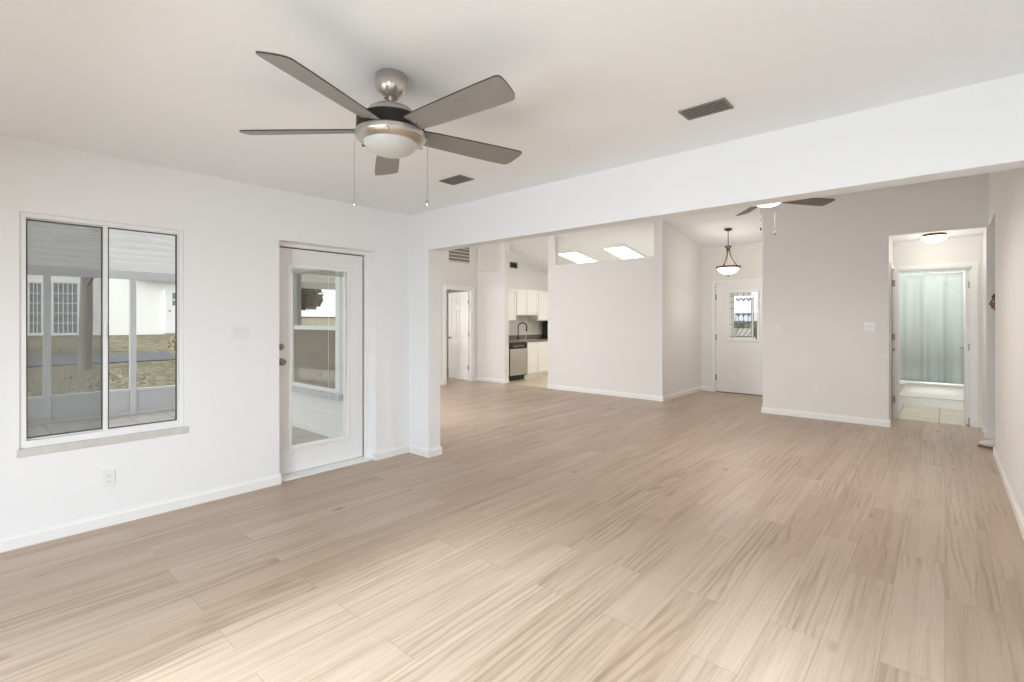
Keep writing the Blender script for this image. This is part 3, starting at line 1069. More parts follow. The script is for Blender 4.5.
def make_fan(loc, ceil_z, drop, angles, label, blade_mat, bowl_mat, phi_chains=0.0, chain_len=0.24, bz=-.246, chain_mat=None):
    """loc: x, y; drop = extra length of the rod; all heights relative to ceiling"""
    o = thing('ceiling_fan', (loc[0], loc[1], ceil_z), label, 'ceiling fan')
    D = -drop
    m = MB()
    m.lathe([(.064, 0), (.068, -.008), (.070, -.040), (.069, -.054), (.062, -.072), (.050, -.088), (.036, -.100), (.030, -.104), (.012, -.104)], seg=40)
    m.build('canopy', NICKEL, o, smooth=30)
    m = MB()
    m.lathe([(.0115, -.10), (.0115, D - .135)], seg=20)
    m.lathe([(.016, D - .118), (.020, D - .124), (.020, D - .136), (.014, D - .140)], seg=20)
    m.build('downrod', NICKEL, o, smooth=30)
    m = MB()
    m.lathe([(.016, D - .132), (.045, D - .136), (.075, D - .146), (.098, D - .160), (.110, D - .176), (.112, D - .186)], seg=48)
    m.build('motor_cover', NICKEL, o, smooth=30)
    m = MB()
    m.lathe([(.108, D - .180), (.112, D - .190), (.134, D - .194), (.148, D - .204), (.149, D - .244), (.140, D - .256), (.130, D - .258)], seg=48)
    m.build('motor_housing', BLACKM, o, smooth=30)
    m = MB()
    m.lathe([(.130, D - .256), (.150, D - .257), (.154, D - .262), (.154, D - .280), (.151, D - .287), (.140, D - .296), (.122, D - .305), (.116, D - .303)], seg=56)
    ring = m.build('light_ring', NICKEL, o, smooth=30)
    for k in range(3):
        a = R(200 + 120 * k)
        m = MB()
        m.lathe([(.008, -.004), (.008, .006), (.004, .010), (0, .011)], (.0, 0, 0), 12, 'x')
        m.xform(Matrix.Translation((.146 * math.cos(a), .146 * math.sin(a), D - .290)) @ Matrix.Rotation(a, 4, 'Z'))
        m.build('thumb_screw', NICKEL if k else BLACKM, ring, smooth=40)
    m = MB()
    m.lathe([(.120, D - .300), (.117, D - .312), (.106, D - .326), (.088, D - .340), (.062, D - .350), (.032, D - .356), (0.0, D - .358)], seg=48)
    m.build('light_bowl', bowl_mat, o, smooth=60)
    # blades
    for phi in angles:
        dirv = (VD * math.cos(R(phi)) + RD * math.sin(R(phi))).normalized()
        perp = (-VD * math.sin(R(phi)) + RD * math.cos(R(phi))).normalized()   # towards rising phi
        # outline in (r, w): w towards perp
        L0, L1 = .095, .680
        top = [(L0, .040), (.15, .050), (.22, .055), (.40, .061), (.56, .066), (.652, .067), (.668, .064), (.676, .055), (.677, .042), (.675, .012)]
        bot = [(.670, -.022), (.663, -.046), (.654, -.060), (.642, -.067), (.56, -.068), (.40, -.063), (.22, -.056), (.15, -.050), (L0, -.040)]
        out = top + bot
        n = len(out)
        pt = R(14)
        T = .0032
        m = MB()
        vs = []
        for sgn in (-1, 1):
            for r_, w_ in out:
                p = dirv * r_ + perp * (w_ * math.cos(pt)) + Vector((0, 0, w_ * math.sin(pt) + sgn * T + D + bz))
                vs.append(p)
        fs = [tuple(range(n)), tuple(range(2 * n - 1, n - 1, -1))]
        side = [(i, (i + 1) % n, n + (i + 1) % n, n + i) for i in range(n)]
        m.add(vs, fs)
        m.cur = 1
        m.add(vs, side)
        b = m.build('blade', [blade_mat, EDGE], o)
        for r_, w_ in ((.128, .024), (.128, -.024), (.165, 0.0)):
            p = dirv * r_ + perp * (w_ * math.cos(pt)) + Vector((0, 0, w_ * math.sin(pt) - T + D + bz))
            q = MB()
            q.lathe([(.0065, .001), (.006, -.003), (0, -.005)], p, 12)
            q.build('screw', CHROME, b, smooth=50)
    for s in (-1, 1):
        c = at(.0, s * .163) if not phi_chains else at(math.sin(phi_chains) * s * .163, s * .163 * math.cos(phi_chains))
        m = MB()
        zt_ = D - .282
        m.tube([(c.x * .93, c.y * .93, zt_), (c.x, c.y, zt_ - .004), (c.x, c.y, zt_ - .012), (c.x, c.y, zt_ - chain_len)], .0013, 6)
        for k in range(int(chain_len / .008)):
            m.lathe([(0, .0022), (.0019, .0011), (.0019, -.0011), (0, -.0022)], (c.x, c.y, zt_ - .014 - k * .008), 6)
        ch = m.build('pull_chain', chain_mat or NICKEL, o)
        m = MB()
        zf = zt_ - chain_len
        m.lathe([(.002, zf + .004), (.0055, zf), (.0068, zf - .012), (.0055, zf - .022), (.002, zf - .028)], (c.x, c.y, 0), 12)
        m.build('pull_fob', chain_mat or NICKEL, ch, smooth=50)
    return o


hub = at(2.19, -.540)
make_fan((hub.x, hub.y), H, 0.0, [56 + 72 * k for k in range(5)],
         'brushed nickel ceiling fan with five grey blades and unlit bowl in near room', BLADE, FROST, 0.0, .275)
hub2 = at(4.5, 2.346)
make_fan((hub2.x, hub2.y), cz(hub2.y), (cz(hub2.y) - .358) - 2.405, [6 + 72 * k for k in range(5)],
         'distant ceiling fan with lit bowl half hidden behind the header', BLADE2, FROSTON, R(42), .285, bz=-.284, chain_mat=BLACKP)
# the bowl throws its light downwards, its housing shades the ceiling
fl = area('fan_bowl_lamp', (hub2.x, hub2.y, 2.39), (0, 0, 0), .22, .22, 18, (1, .92, .83))
sp = bpy.data.lights.new('fan_bowl_spill', 'SPOT')
sp.energy = 36
sp.color = (1, .94, .86)
sp.spot_size = R(168)
sp.spot_blend = .35
sp.shadow_soft_size = .10
so_ = bpy.data.objects.new('fan_bowl_spill', sp)
so_.location = (hub2.x, hub2.y, 2.385)
col.objects.link(so_)


# ------------------------------------------------------------------ vents
def louver_vent(name, cx, cy, zc, lx, ly, label, group, nsl=5, mat=VENTM, rz=0):
    o = thing(name, (cx, cy, zc), label, 'vent', group, rz=rz)
    m = MB()
    t = .008
    b = .011
    m.box(-lx / 2, -lx / 2 + b, -ly / 2, ly / 2, -t, 0)
    m.box(lx / 2 - b, lx / 2, -ly / 2, ly / 2, -t, 0)
    m.box(-lx / 2 + b, lx / 2 - b, -ly / 2, -ly / 2 + b, -t, 0)
    m.box(-lx / 2 + b, lx / 2 - b, ly / 2 - b, ly / 2, -t, 0)
    m.build('frame', mat, o, .002)
    m = MB()  # flat dark sheet imitates the shade between the louvres
    m.box(-lx / 2 + b, lx / 2 - b, -ly / 2 + b, ly / 2 - b, -.002, -.0005)
    m.build('duct_shade_sheet', VENTD, o)
    m = MB()
    step = (ly - 2 * b) / nsl
    for k in range(nsl):
        yy = -ly / 2 + b + (k + .5) * step
        m.box(-lx / 2 + b, lx / 2 - b, yy - step * .24, yy + step * .22, -.010, -.0085)
    m.build('louvres', mat, o)
    return o


louver_vent('ceiling_vent', -0.927, 2.563, H, .236, .142, 'grey louvred vent in the ceiling right of the fan, the nearer one', 'ceiling vents')
louver_vent('ceiling_vent', -2.838, 2.568, H, .24, .15, 'small grey louvred ceiling vent beyond the fan, above the corner', 'ceiling vents')
# return grille on the bedroom wall
o = thing('return_grille', (-8.03, 7.345, 2.62), 'brown slatted return air grille above the bedroom door', 'vent')
m = MB()
gw, gh = .68, .42
for a, b, c, e in ((-gw / 2, -gw / 2 + .03, 0, gh), (gw / 2 - .03, gw / 2, 0, gh), (-gw / 2 + .03, gw / 2 - .03, 0, .03), (-gw / 2 + .03, gw / 2 - .03, gh - .03, gh)): m.box(0, .014, a, b, c, e)
m.build('frame', WARM, o, .003)
m = MB()
m.box(.001, .003, -gw / 2 + .03, gw / 2 - .03, .03, gh - .03)
m.build('filter', GRILLE, o)
m = MB()
for k in range(5):
    zz = .045 + k * .075
    m.prism([(.003, zz), (.012, zz - .008), (.012, zz - .002), (.003, zz + .010)], 'y', -gw / 2 + .03, gw / 2 - .03)
m.build('slats', WARM, o)
o = thing('supply_vent', (-7.95, 9.07, 2.655), 'small dark register high on the kitchen wall', 'vent')
m = MB()
for a, b, c, e in ((-.14, -.12, 0, .15), (.12, .14, 0, .15), (-.12, .12, 0, .02), (-.12, .12, .13, .15)): m.box(0, .01, a, b, c, e)
m.build('frame', VENTM, o)
m = MB()
m.box(.001, .003, -.12, .12, .02, .13)
for k in range(5): m.box(.003, .009, -.115 + k * .048, -.105 + k * .048, .02, .13)
m.build('louvres', VENTD, o)

# ------------------------------------------------------------------ switches and outlets


def plate_matrix(face, x, y, z):
    # local: x across, z up, -y out of wall
    if face == '+x': return Matrix.Translation((x, y, z)) @ Matrix.Rotation(R(90), 4, 'Z')
    if face == '-x': return Matrix.Translation((x, y, z)) @ Matrix.Rotation(R(-90), 4, 'Z')
    return Matrix.Translation((x, y, z))


def wall_plate(name, face, x, y, z, label, kind, gangs=1, group=None):
    o = thing(name, (0, 0, 0), label, 'light switch' if 'switch' in kind else 'outlet', group)
    M = plate_matrix(face, x, y, z)
    o.location = M.translation
    o.rotation_euler = M.to_euler()
    wd = .07 + .046 * (gangs - 1)
    m = MB()
    m.box(-wd / 2, wd / 2, -.006, 0, -.0575, .0575)
    m.build('cover_plate', PLATE, o, .0025)
    for g in range(gangs):
        cx = (g - (gangs - 1) / 2) * .046
        if kind == 'switch':
            m = MB()
            m.box(cx - .0165, cx + .0165, -.009, -.006, -.033, .033)
            m.prism([(-.009, -.030), (-.009, .030), (-.014, .028), (-.0095, 0)], 'x', cx - .014, cx + .014)
            m.build('rocker', PLATE, o, .001)
        elif kind == 'outlet':
            for s in (-1, 1):
                m = MB()
                m.lathe([(.0165, -.006), (.0165, -.0085), (.0, -.0085)], (cx, 0, s * .0195), 16, 'y')
                r_ = m.build('receptacle', PLATE, o)
                m = MB()
                for q in (-.006, .006): m.box(cx + q - .0012, cx + q + .0012, -.0092, -.008, s * .0195 - .002, s * .0195 + .006)
                m.box(cx - .002, cx + .002, -.0092, -.008, s * .0195 - .009, s * .0195 - .005)
                m.build('slots', SLOT, r_)
    return o


wall_plate('light_switch', '+x', XL, 1.49, 1.27, 'white double switch plate between the slider window and glazed door', 'switch', 2)
wall_plate('wall_outlet', '+x', XL, .675, .315, 'white outlet low on the left wall beneath the window', 'outlet')
wall_plate('light_switch', '-y', -.74, YF, 1.28, 'white switch plate beside the bathroom hall opening', 'switch', 2)
wall_plate('light_switch', '-y', -1.83, YF, 1.28, 'white switch plate near the entry end of the wall', 'switch')
wall_plate('wall_outlet', '-y', -1.35, YF, .42, 'white outlet low on the wall between entry and hall', 'outlet')
wall_plate('wall_outlet', '-y', -4.92, YF, .46, 'white outlet low on the tall partition wall', 'outlet')
wall_plate('wall_outlet', '+x', -3.59, 8.38, .46, 'white outlet on the side wall left of the entry', 'outlet')
wall_plate('wall_outlet', '-x', .38, 5.68, .47, 'white outlet on the right wall above the baseboard', 'outlet')
o = thing('thermostat', (-8.03, 6.74, 1.42), 'small dark thermostat beside the bedroom door casing', 'thermostat')
m = MB()
m.box(0, .02, -.045, .045, -.045, .045)
m.build('housing', pmat('thermostat_plastic', (.5, .49, .46), .4), o, .005)
m = MB()
m.box(.02, .022, -.03, .03, -.01, .03)
m.build('display', BLACKP, o)
wall_plate('light_switch', '+x', -8.03, 6.79, 1.18, 'white switch below the thermostat by the bedroom door', 'switch')

# ------------------------------------------------------------------ pendant light
pp = (-2.79, 8.77)
pz = cz(pp[1])
o = thing('pendant_light', (pp[0], pp[1], pz), 'bronze bowl pendant light hanging in front of the entry door', 'pendant light')
d_ = 8.42


def pzv(v, dist=8.42):          # height of an image row at the pendant's depth
    return EYE + (321 - v) / F * dist - pz


m = MB()
m.lathe([(.062, .012), (.064, -.006), (.058, -.020), (.030, -.034), (.010, -.04)], seg=28)
m.build('canopy', BRONZE, o, smooth=35)
zhub = pzv(247)
zrim = pzv(267)
m = MB()
m.tube([(0, 0, -.03), (0, 0, zhub)], .007, 10)
m.build('stem', BRONZE, o, smooth=40)
m = MB()
m.lathe([(.010, zhub + .02), (.055, zhub + .015), (.058, zhub + .002), (.036, zhub - .018), (.022, zhub - .045), (.03, zhub - .06), (.012, zhub - .075)], seg=24)
m.build('hub', BRONZE, o, smooth=35)
for k in range(3):
    a = R(25 + 120 * k)
    pts = []
    for i in range(11):
        t = i / 10
        r_ = .024 + (.155 - .024) * (t ** 2.1)
        pts.append((r_ * math.cos(a), r_ * math.sin(a), zhub - .04 + (zrim + .006 - zhub + .04) * t))
    m = MB()
    m.tube(pts, .0085, 8)
    m.build('arm', BRONZE, o, smooth=50)
m = MB()
m.lathe([(.150, zrim + .008), (.196, zrim + .010), (.200, zrim), (.196, zrim - .016), (.165, zrim - .022), (.160, zrim - .010)], seg=40)
m.build('bowl_rim', BRONZE, o, smooth=35)
m = MB()
m.lathe([(.172, zrim - .012), (.168, zrim - .035), (.145, zrim - .075), (.105, zrim - .105), (.055, zrim - .122), (0, zrim - .127)], seg=40)
m.build('glass_bowl', FROSTON, o, smooth=60)
m = MB()
m.lathe([(.004, zrim - .12), (.014, zrim - .132), (.012, zrim - .150), (.004, zrim - .172), (0, zrim - .175)], seg=14)
m.build('finial', BRONZE, o, smooth=40)
bl = bpy.data.lights.new('pendant_bulb', 'POINT')
bl.energy = 8
bl.color = (1, .90, .78)
bl.shadow_soft_size = .1
bo = bpy.data.objects.new('pendant_bulb', bl)
bo.location = (pp[0], pp[1], pz + zrim + .08)
col.objects.link(bo)

area('pendant_bowl_lamp', (pp[0], pp[1], pz + zrim - .15), (0, 0, 0), .25, .25, 5, (1, .94, .86))

# ------------------------------------------------------------------ hall dome light
o = thing('flush_ceiling_light', (-.10, 8.16, H), 'lit white dome light flush on the hall ceiling', 'ceiling light')
m = MB()
m.lathe([(.112, 0), (.118, -.006), (.118, -.028), (.110, -.032)], seg=36)
m.build('base_ring', BRONZE, o, smooth=35)
m = MB()
m.lathe([(.112, -.026), (.130, -.034), (.128, -.052), (.105, -.080), (.06, -.098), (0, -.104)], seg=36)
m.build('glass_dome', FROSTON, o, smooth=60)
bl = bpy.data.lights.new('hall_bulb', 'POINT')
bl.energy = 4
bl.color = (1, .93, .84)
bl.shadow_soft_size = .1
bo = bpy.data.objects.new('hall_bulb', bl)
bo.location = (-.10, 8.16, H - .18)
col.objects.link(bo)

# ------------------------------------------------------------------ kitchen panel lights on the slope
sl = math.atan(-.158)
for nm, cx, lab in (('panel_light', -6.30, 'lit rectangular kitchen ceiling panel, farther left of the pair'),
                    ('panel_light', -5.12, 'lit rectangular kitchen ceiling panel, farther right of the pair')):
    o = thing(nm, (cx, 9.55, cz(9.55)), lab, 'panel light', 'kitchen ceiling panels')
    o.rotation_euler = (sl, 0, 0)
    wx, ly = .56, 1.18
    m = MB()
    b = .03
    for x0_, x1_, y0_, y1_ in ((-wx / 2, -wx / 2 + b, -ly / 2, ly / 2), (wx / 2 - b, wx / 2, -ly / 2, ly / 2), (-wx / 2 + b, wx / 2 - b, -ly / 2, -ly / 2 + b), (-wx / 2 + b, wx / 2 - b, ly / 2 - b, ly / 2)):
        m.box(x0_, x1_, y0_, y1_, -.035, 0)
    m.build('frame', TRIM, o, .003)
    m = MB()
    m.box(-wx / 2 + b, wx / 2 - b, -ly / 2 + b, ly / 2 - b, -.030, -.004)
    m.build('diffuser', PANELON, o)
area('kitchen_panel_glow', (-5.7, 9.5, 2.72), (0, 0, 0), 1.8, 1.0, 15, (1, .96, .90))

# ------------------------------------------------------------------ kitchen cabinets
XW = -7.95
FXB = -7.34


def shaker(m, x, y0, y1, z0, z1, r=.05, t=.018):
    m.box(x, x + t * .55, y0, y1, z0, z1)
    m.box(x + t * .55, x + t, y0, y0 + r, z0, z1)
    m.box(x + t * .55, x + t, y1 - r, y1, z0, z1)
    m.box(x + t * .55, x + t, y0 + r, y1 - r, z0, z0 + r)
    m.box(x + t * .55, x + t, y0 + r, y1 - r, z1 - r, z1)


def cabinet(name, y0, y1, z0, z1, xf, doors, label, toe=0.0, drawers=()):
    o = thing(name, (XW, (y0 + y1) / 2, z0), label, 'cabinet', 'white kitchen cabinets')
    m = MB()
    m.box(XW + .001, xf, y0 + .001, y1 - .001, z0 + toe, z1)
    if toe: m.box(XW + .001, xf - .06, y0 + .001, y1 - .001, z0, z0 + toe)
    rel(m, o).build('carcass', CAB, o)
    for a, b, c, e in doors:
        m = MB()
        shaker(m, xf, a, b, c, e)
        rel(m, o).build('door', CAB, o, .002)
    for a, b, c, e in drawers:
        m = MB()
        m.box(xf, xf + .018, a, b, c, e)
        rel(m, o).build('drawer', CAB, o, .003)
    return o


UX = -7.64
UB, UT = 1.37, 2.12
cabinet('wall_cabinet', 8.20, 8.805, UB, UT, UX, [(8.215, 8.50, UB + .01, UT - .03), (8.51, 8.79, UB + .01, UT - .03)], 'tall white wall cabinet above the dishwasher')
cabinet('wall_cabinet', 8.805, 9.635, 1.50, UT, UX, [(8.82, 9.215, 1.51, UT - .03), (9.225, 9.62, 1.51, UT - .03)], 'short white wall cabinet with two doors above the faucet')
cabinet('wall_cabinet', 9.635, 10.55, UB, UT, UX, [(9.65, 10.085, UB + .01, UT - .03), (10.095, 10.535, UB + .01, UT - .03)], 'tall white wall cabinet over the black appliance')
cabinet('base_cabinet', 8.84, 9.25, 0, .87, FXB, [(8.855, 9.235, .125, .66)], 'white base cabinet next to the dishwasher', .11, [(8.855, 9.235, .69, .845)])
cabinet('base_cabinet', 9.25, 9.70, 0, .87, FXB, [(9.265, 9.685, .125, .66)], 'white base cabinet farther from the dishwasher', .11, [(9.265, 9.685, .69, .845)])
cabinet('base_cabinet', 9.70, 10.60, 0, .87, FXB, [(9.715, 10.145, .125, .66), (10.155, 10.585, .125, .66)], 'white base cabinet at the far end of the run', .11, [(9.715, 10.145, .69, .845), (10.155, 10.585, .69, .845)])
cabinet('base_cabinet', 8.05, 8.22, 0, .87, FXB, [], 'narrow white filler cabinet against the short wall', .11)
# dishwasher
o = thing('dishwasher', (FXB, 8.53, 0), 'stainless dishwasher with black control panel beside white base cabinets', 'dishwasher')
m = MB()
m.box(-.58, 0, -.295, .295, .10, .865)
m.build('body', BLACKP, o)
m = MB()
m.box(0, .024, -.292, .292, .125, .725)
m.build('door', STEEL, o, .004)
m = MB()
m.box(0, .026, -.292, .292, .730, .860)
cp = m.build('control_panel', BLACKP, o, .003)
m = MB()
m.box(.026, .030, -.18, .16, .775, .800)
m.build('handle_recess', pmat('dull_grey_plastic', (.12, .12, .12), .4), cp)
m = MB()
m.box(-.06, -.045, -.27, .27, .0, .10)
m.build('toe_kick', BLACKP, o)
# countertop
o = boxes('countertop', [(XW + .001, FXB + .035, 8.05, 10.62, .872, .908), (XW + .001, XW + .022, 8.05, 10.62, .908, 1.01)], GRANITE, bevel=.003)
tag(o, 'brown granite countertop with short upstand along the kitchen wall', 'countertop')
o = boxes('backsplash', [(XW + .0005, XW + .008, 8.05, 10.62, 1.012, 1.365), (XW + .0005, XW + .008, 8.81, 9.63, 1.365, 1.495)], BSPLASH)
tag(o, 'pale tiled backsplash above the granite upstand', 'backsplash', None, 'structure')
# sink + faucet
o = thing('kitchen_sink', (-7.60, 9.02, .908), 'stainless drop-in sink set in the granite countertop', 'sink')
m = MB()
m.box(-.20, -.185, -.32, .32, 0, .006)
m.box(.185, .20, -.32, .32, 0, .006)
m.box(-.185, .185, -.32, -.30, 0, .006)
m.box(-.185, .185, .30, .32, 0, .006)
m.build('rim', STEEL, o)
m = MB()
m.box(-.185, .185, -.30, .30, .0002, .001)
m.build('basin', pmat('sink_steel', (.35, .34, .33), .3, metal=.9), o)
o = thing('kitchen_faucet', (-7.80, 9.07, .908), 'dark bronze gooseneck kitchen faucet at the sink', 'faucet')
m = MB()
m.lathe([(.034, 0), (.034, .008), (.024, .02), (.022, .06), (.016, .08)], seg=20)
m.build('base', BLACKP, o, smooth=35)
m = MB()
pts = [(0, 0, .06), (0, 0, .28)]
for i in range(1, 13):
    a = math.pi * i / 12 * 1.08
    pts.append((.105 * (1 - math.cos(a)) * .75, .105 * (1 - math.cos(a)) * .66, .30 + .105 * math.sin(a)))
m.tube(pts, .013, 10)
m.build('spout', BLACKP, o, smooth=60)
e_ = pts[-1]
m = MB()
m.tube([e_, (e_[0] - .004, e_[1] - .004, e_[2] - .075)], [.015, .020], 12)
m.build('spray_head', BLACKP, o, smooth=60)
m = MB()
m.tube([(0, -.02, .05), (0, -.06, .065), (.01, -.10, .10)], .007, 8)
m.build('lever', BLACKP, o, smooth=60)
# soap dispenser and appliance
o = thing('soap_pump', (-7.80, 9.36, .908), 'small chrome soap pump to the right of the dark faucet', 'soap pump')
m = MB()
m.lathe([(.02, 0), (.02, .008), (.012, .015), (.010, .07), (.014, .075), (.014, .085), (0, .087)], seg=14)
m.build('pump_body', CHROME, o, smooth=35)
m = MB()
m.tube([(0, 0, .082), (.03, .02, .086), (.055, .035, .078)], .005, 8)
m.build('pump_nozzle', CHROME, o, smooth=50)
o = thing('countertop_appliance', (-7.70, 10.33, .909), 'black boxy appliance standing on the far end of the countertop', 'appliance')
m = MB()
m.box(-.17, .17, -.19, .19, .014, .44)
m.build('housing', BLACKP, o, .006)
m = MB()
m.box(.17, .182, -.18, .06, .03, .42)
m.build('door', pmat('black_glass', (.01, .01, .01), .08), o, .003)
for a in (-.14, .14):
    for b in (-.15, .15):
        m = MB()
        m.lathe([(.014, 0), (.014, .013)], (a, b, 0), 10)
        m.build('foot', BLACKP, o)

# ------------------------------------------------------------------ bathroom
TY = 10.20
o = thing('bathtub', (-.35, TY, 0), 'white alcove bathtub below the shower curtain', 'bathtub')
m = MB()      # apron with a recessed skirt and rolled rim
prof = [(TY + .012, 0), (TY + .012, .13), (TY + .0, .145), (TY + .006, .16), (TY + .004, .34), (TY - .012, .352), (TY - .014, .375), (TY - .004, .388),
        (TY + .05, .390), (TY + .085, .37), (TY + .11, .16), (TY + .16, .09), (TY + .58, .09), (TY + .62, .16), (TY + .66, .37), (TY + .69, .39), (TY + .74, .39), (TY + .74, 0)]
m.prism(prof, 'x', -1.58, .88)
rel(m, o).build('tub_shell', PORC, o, smooth=30)
for a, b in ((-1.58, -1.48), (.78, .88)): rel(MB().box(a, b, TY + .03, TY + .72, .05, .388), o).build('tub_end', PORC, o, .02)
o = tag(MB().tube([(-1.595, TY + .05, 2.115), (.895, TY + .05, 2.115)], .0125, 12).build('curtain_rod', pmat('rod_white', (.8, .8, .78), .3), None, smooth=60),
        'straight white shower curtain rod across the tub', 'curtain rod')
# curtain sheet with folds and a darker gathered edge
o = thing('shower_curtain', (-.35, TY + .06, 2.09), 'pale sea-green shower curtain hanging in soft folds', 'shower curtain')
m = MB()
nx, nz = 260, 14
x0c, x1c = -1.45, .80
vs, fs = [], []
for i in range(nx + 1):
    x = x0c + (x1c - x0c) * i / nx
    for j in range(nz + 1):
        t = j / nz
        z = 2.09 - 1.80 * t
        amp = .014 + .026 * t
        yy = TY + .062 + amp * (math.sin(x * 27 + 1.6 * math.sin(x * 5.0)) * .7 + .5 * math.sin(x * 13 + .9 + t * .8) + .25 * math.sin(x * 58)) + .01 * math.sin(3 * t + x * 9)
        yy = max(yy + max(0, min(1, (.95 - z) / .4)) * .085, TY + .020)
        vs.append((x, yy, z))
for i in range(nx):
    for j in range(nz):
        a = i * (nz + 1) + j
        fs.append((a, a + 1, a + nz + 2, a + nz + 1))
m.add(vs, fs)
cs = rel(m, o).build('curtain_cloth', CURT, o, smooth=180)
sm = cs.modifiers.new('thick', 'SOLIDIFY')
sm.thickness = .002
for k in range(12):
    x = x0c + .06 + k * (x1c - x0c - .12) / 11
    m = MB()
    pts = [(x, TY + .05 + .022 * math.cos(a), 2.112 + .026 * math.sin(a)) for a in [2 * math.pi * q / 14 for q in range(14)]]
    m.tube(pts, .0022, 6, closed=True)
    rel(m, o).build('curtain_ring', CHROME, o)
# toilet, tank against the left side
o = thing('toilet', (-1.0, 9.55, 0), 'white toilet partly hidden behind the bathroom door casing', 'toilet')
m = MB()
m.lathe([(.11, 0), (.12, .03), (.11, .12), (.125, .22), (.165, .32), (.185, .37), (.185, .385)], (.31, 0, 0), 32, 'z', 1.25, 1.0)
m.build('bowl', PORC, o, smooth=50)
m = MB()
m.lathe([(.19, .386), (.195, .392), (.19, .402)], (.31, 0, 0), 36, 'z', 1.25, 1.0)
m.build('seat', PORC, o, smooth=50)
m = MB()
m.lathe([(.188, .404), (.193, .410), (.185, .424), (0, .430)], (.31, 0, 0), 36, 'z', 1.25, 1.0)
m.build('lid', PORC, o, smooth=50)
m = MB()
m.box(-.16, .03, -.21, .21, .38, .74)
tk = m.build('tank', PORC, o, .015)
m = MB()
m.box(-.17, .04, -.22, .22, .74, .775)
m.build('tank_lid', PORC, tk, .01)
m = MB()
m.box(-.10, .16, -.10, .10, 0.0, .38)
m.build('pedestal', PORC, o, .03)

# ------------------------------------------------------------------ porch
XS = -9.55            # screen wall
PZ = -0.10
boxes('floor_porch', [(XS - .1, XO, -4.5, YH, PZ - .1, PZ)], PTILE, 'grey-beige tiled porch floor outside the window', 'floor')
XP0, XP1 = XO, XS - .25


def rz_(x):
    return 2.66 + (2.17 - 2.66) * (x - XP0) / (XP1 - XP0)


m = MB()
poly = []
n = 14
for i in range(n):
    xa_ = XP0 + (XP1 - XP0) * i / n
    wd = (XP1 - XP0) / n
    poly += [(xa_, rz_(xa_)), (xa_ + wd * .62, rz_(xa_ + wd * .62)), (xa_ + wd * .70, rz_(xa_ + wd * .7) - .08), (xa_ + wd * .86, rz_(xa_ + wd * .86) - .08), (xa_ + wd * .94, rz_(xa_ + wd * .94))]
poly += [(XP1, rz_(XP1)), (XP1, rz_(XP1) + .06), (XP0, rz_(XP0) + .06)]
m.prism(poly, 'y', -4.5, YH)
tag(m.build('porch_roof', ALUW), 'ribbed white metal pan roof over the porch', 'porch roof', None, 'structure')
bz0, bz1 = 2.01, 2.135
tag(MB().box(XS - .04, XS + .04, -4.5, YH, bz0, bz1).build('porch_beam', ALU, None, .004), 'grey aluminium header beam along the porch screen wall', 'beam')
post_y = [-1.25, -.15, .86, 1.84]
labels = ['grey aluminium porch post two bays left of the post in the left window pane', 'grey aluminium porch post one bay left of the post in the left window pane',
          'grey aluminium porch post seen in the left window pane', 'grey aluminium porch post seen in the right window pane']
first = None
for k, yp in enumerate(post_y):
    if first is None:
        first = thing('porch_post', (XS, yp, PZ), labels[k], 'post', 'porch posts')
        MB().box(-.04, .04, -.04, .04, 0, bz0 - PZ).build('shaft', ALU, first, .004)
        MB().box(.04, .044, -.05, .05, 0, .05).build('foot_bracket', ALU, first)
        c = first
    else:
        c = copy_tree(first)
        c.location = (XS, yp, PZ)
        c['label'] = labels[k]
ys = [-4.5] + post_y + [YH]
for k in range(len(ys) - 1):
    a, b = ys[k] + (.042 if k else 0), ys[k + 1] - (.042 if k < len(ys) - 2 else .002)
    full = ['grey kick panel at the open end of the porch, out past every window view',
            'grey kick panel between the two posts hidden left of the window',
            'grey kick panel left of the post in the left window pane',
            'grey kick panel between the two posts seen through the window',
            'grey kick panel at the foot of the screen wall beside the wing wall'][k]
    o = thing('kick_panel', (XS, (a + b) / 2, PZ), full, 'kick panel', 'porch kick panels')
    L = b - a
    MB().box(-.012, .012, -L / 2 + .002, L / 2 - .002, .04, .36).build('sheet', KICK, o)
    MB().box(-.03, .03, -L / 2, L / 2, .36, .40).build('top_rail', ALU, o, .003)
    MB().box(-.03, .03, -L / 2, L / 2, 0, .04).build('bottom_rail', ALU, o, .003)

# ------------------------------------------------------------------ yard


def gz(x):           # lawn rises gently away from the porch
    return -0.2 + max(0.0, (-x - 9.7)) * .0655


m = MB()
nx, ny = 60, 50
vs, fs = [], []
for i in range(nx + 1):
    for j in range(ny + 1):
        x = -9.62 - i * 24 / nx
        y = -16 + j * 32 / ny
        vs.append((x, y, gz(x) + random.uniform(-.02, .02)))
for i in range(nx):
    for j in range(ny):
        a = i * (ny + 1) + j
        fs.append((a, a + 1, a + ny + 2, a + ny + 1))
m.add(vs, fs)
tag(m.build('lawn', GRASS, smooth=60), 'patchy green and brown lawn rising to the neighbouring house', 'lawn', None, 'structure')
m = MB()
for k in range(7000):
    x = -9.8 - (random.random() ** 1.5) * 12
    y = random.uniform(-6, 8)
    if -16.5 > x > -18.4: continue
    if y < 2.9 and min(math.hypot(x + 15.8, y - 2.1), math.hypot(x + 19.5, y + 2.5)) > .5:
        h = random.uniform(.04, .11)
        a = random.uniform(0, 6.28)
        w_ = .012
        lean = Vector((random.uniform(-.04, .04), random.uniform(-.04, .04), h))
        b = Vector((x, y, gz(x) - .02))
        s = Vector((math.cos(a) * w_, math.sin(a) * w_, 0))
        m.add([b - s, b + s, b + lean], [(0, 1, 2)])
g2 = m.build('grass', GRASS)
tag(g2, 'short dry grass blades over the lawn', 'grass', None, 'stuff')
m = MB()  # strip laid on the lawn imitates a reflection in the window glass
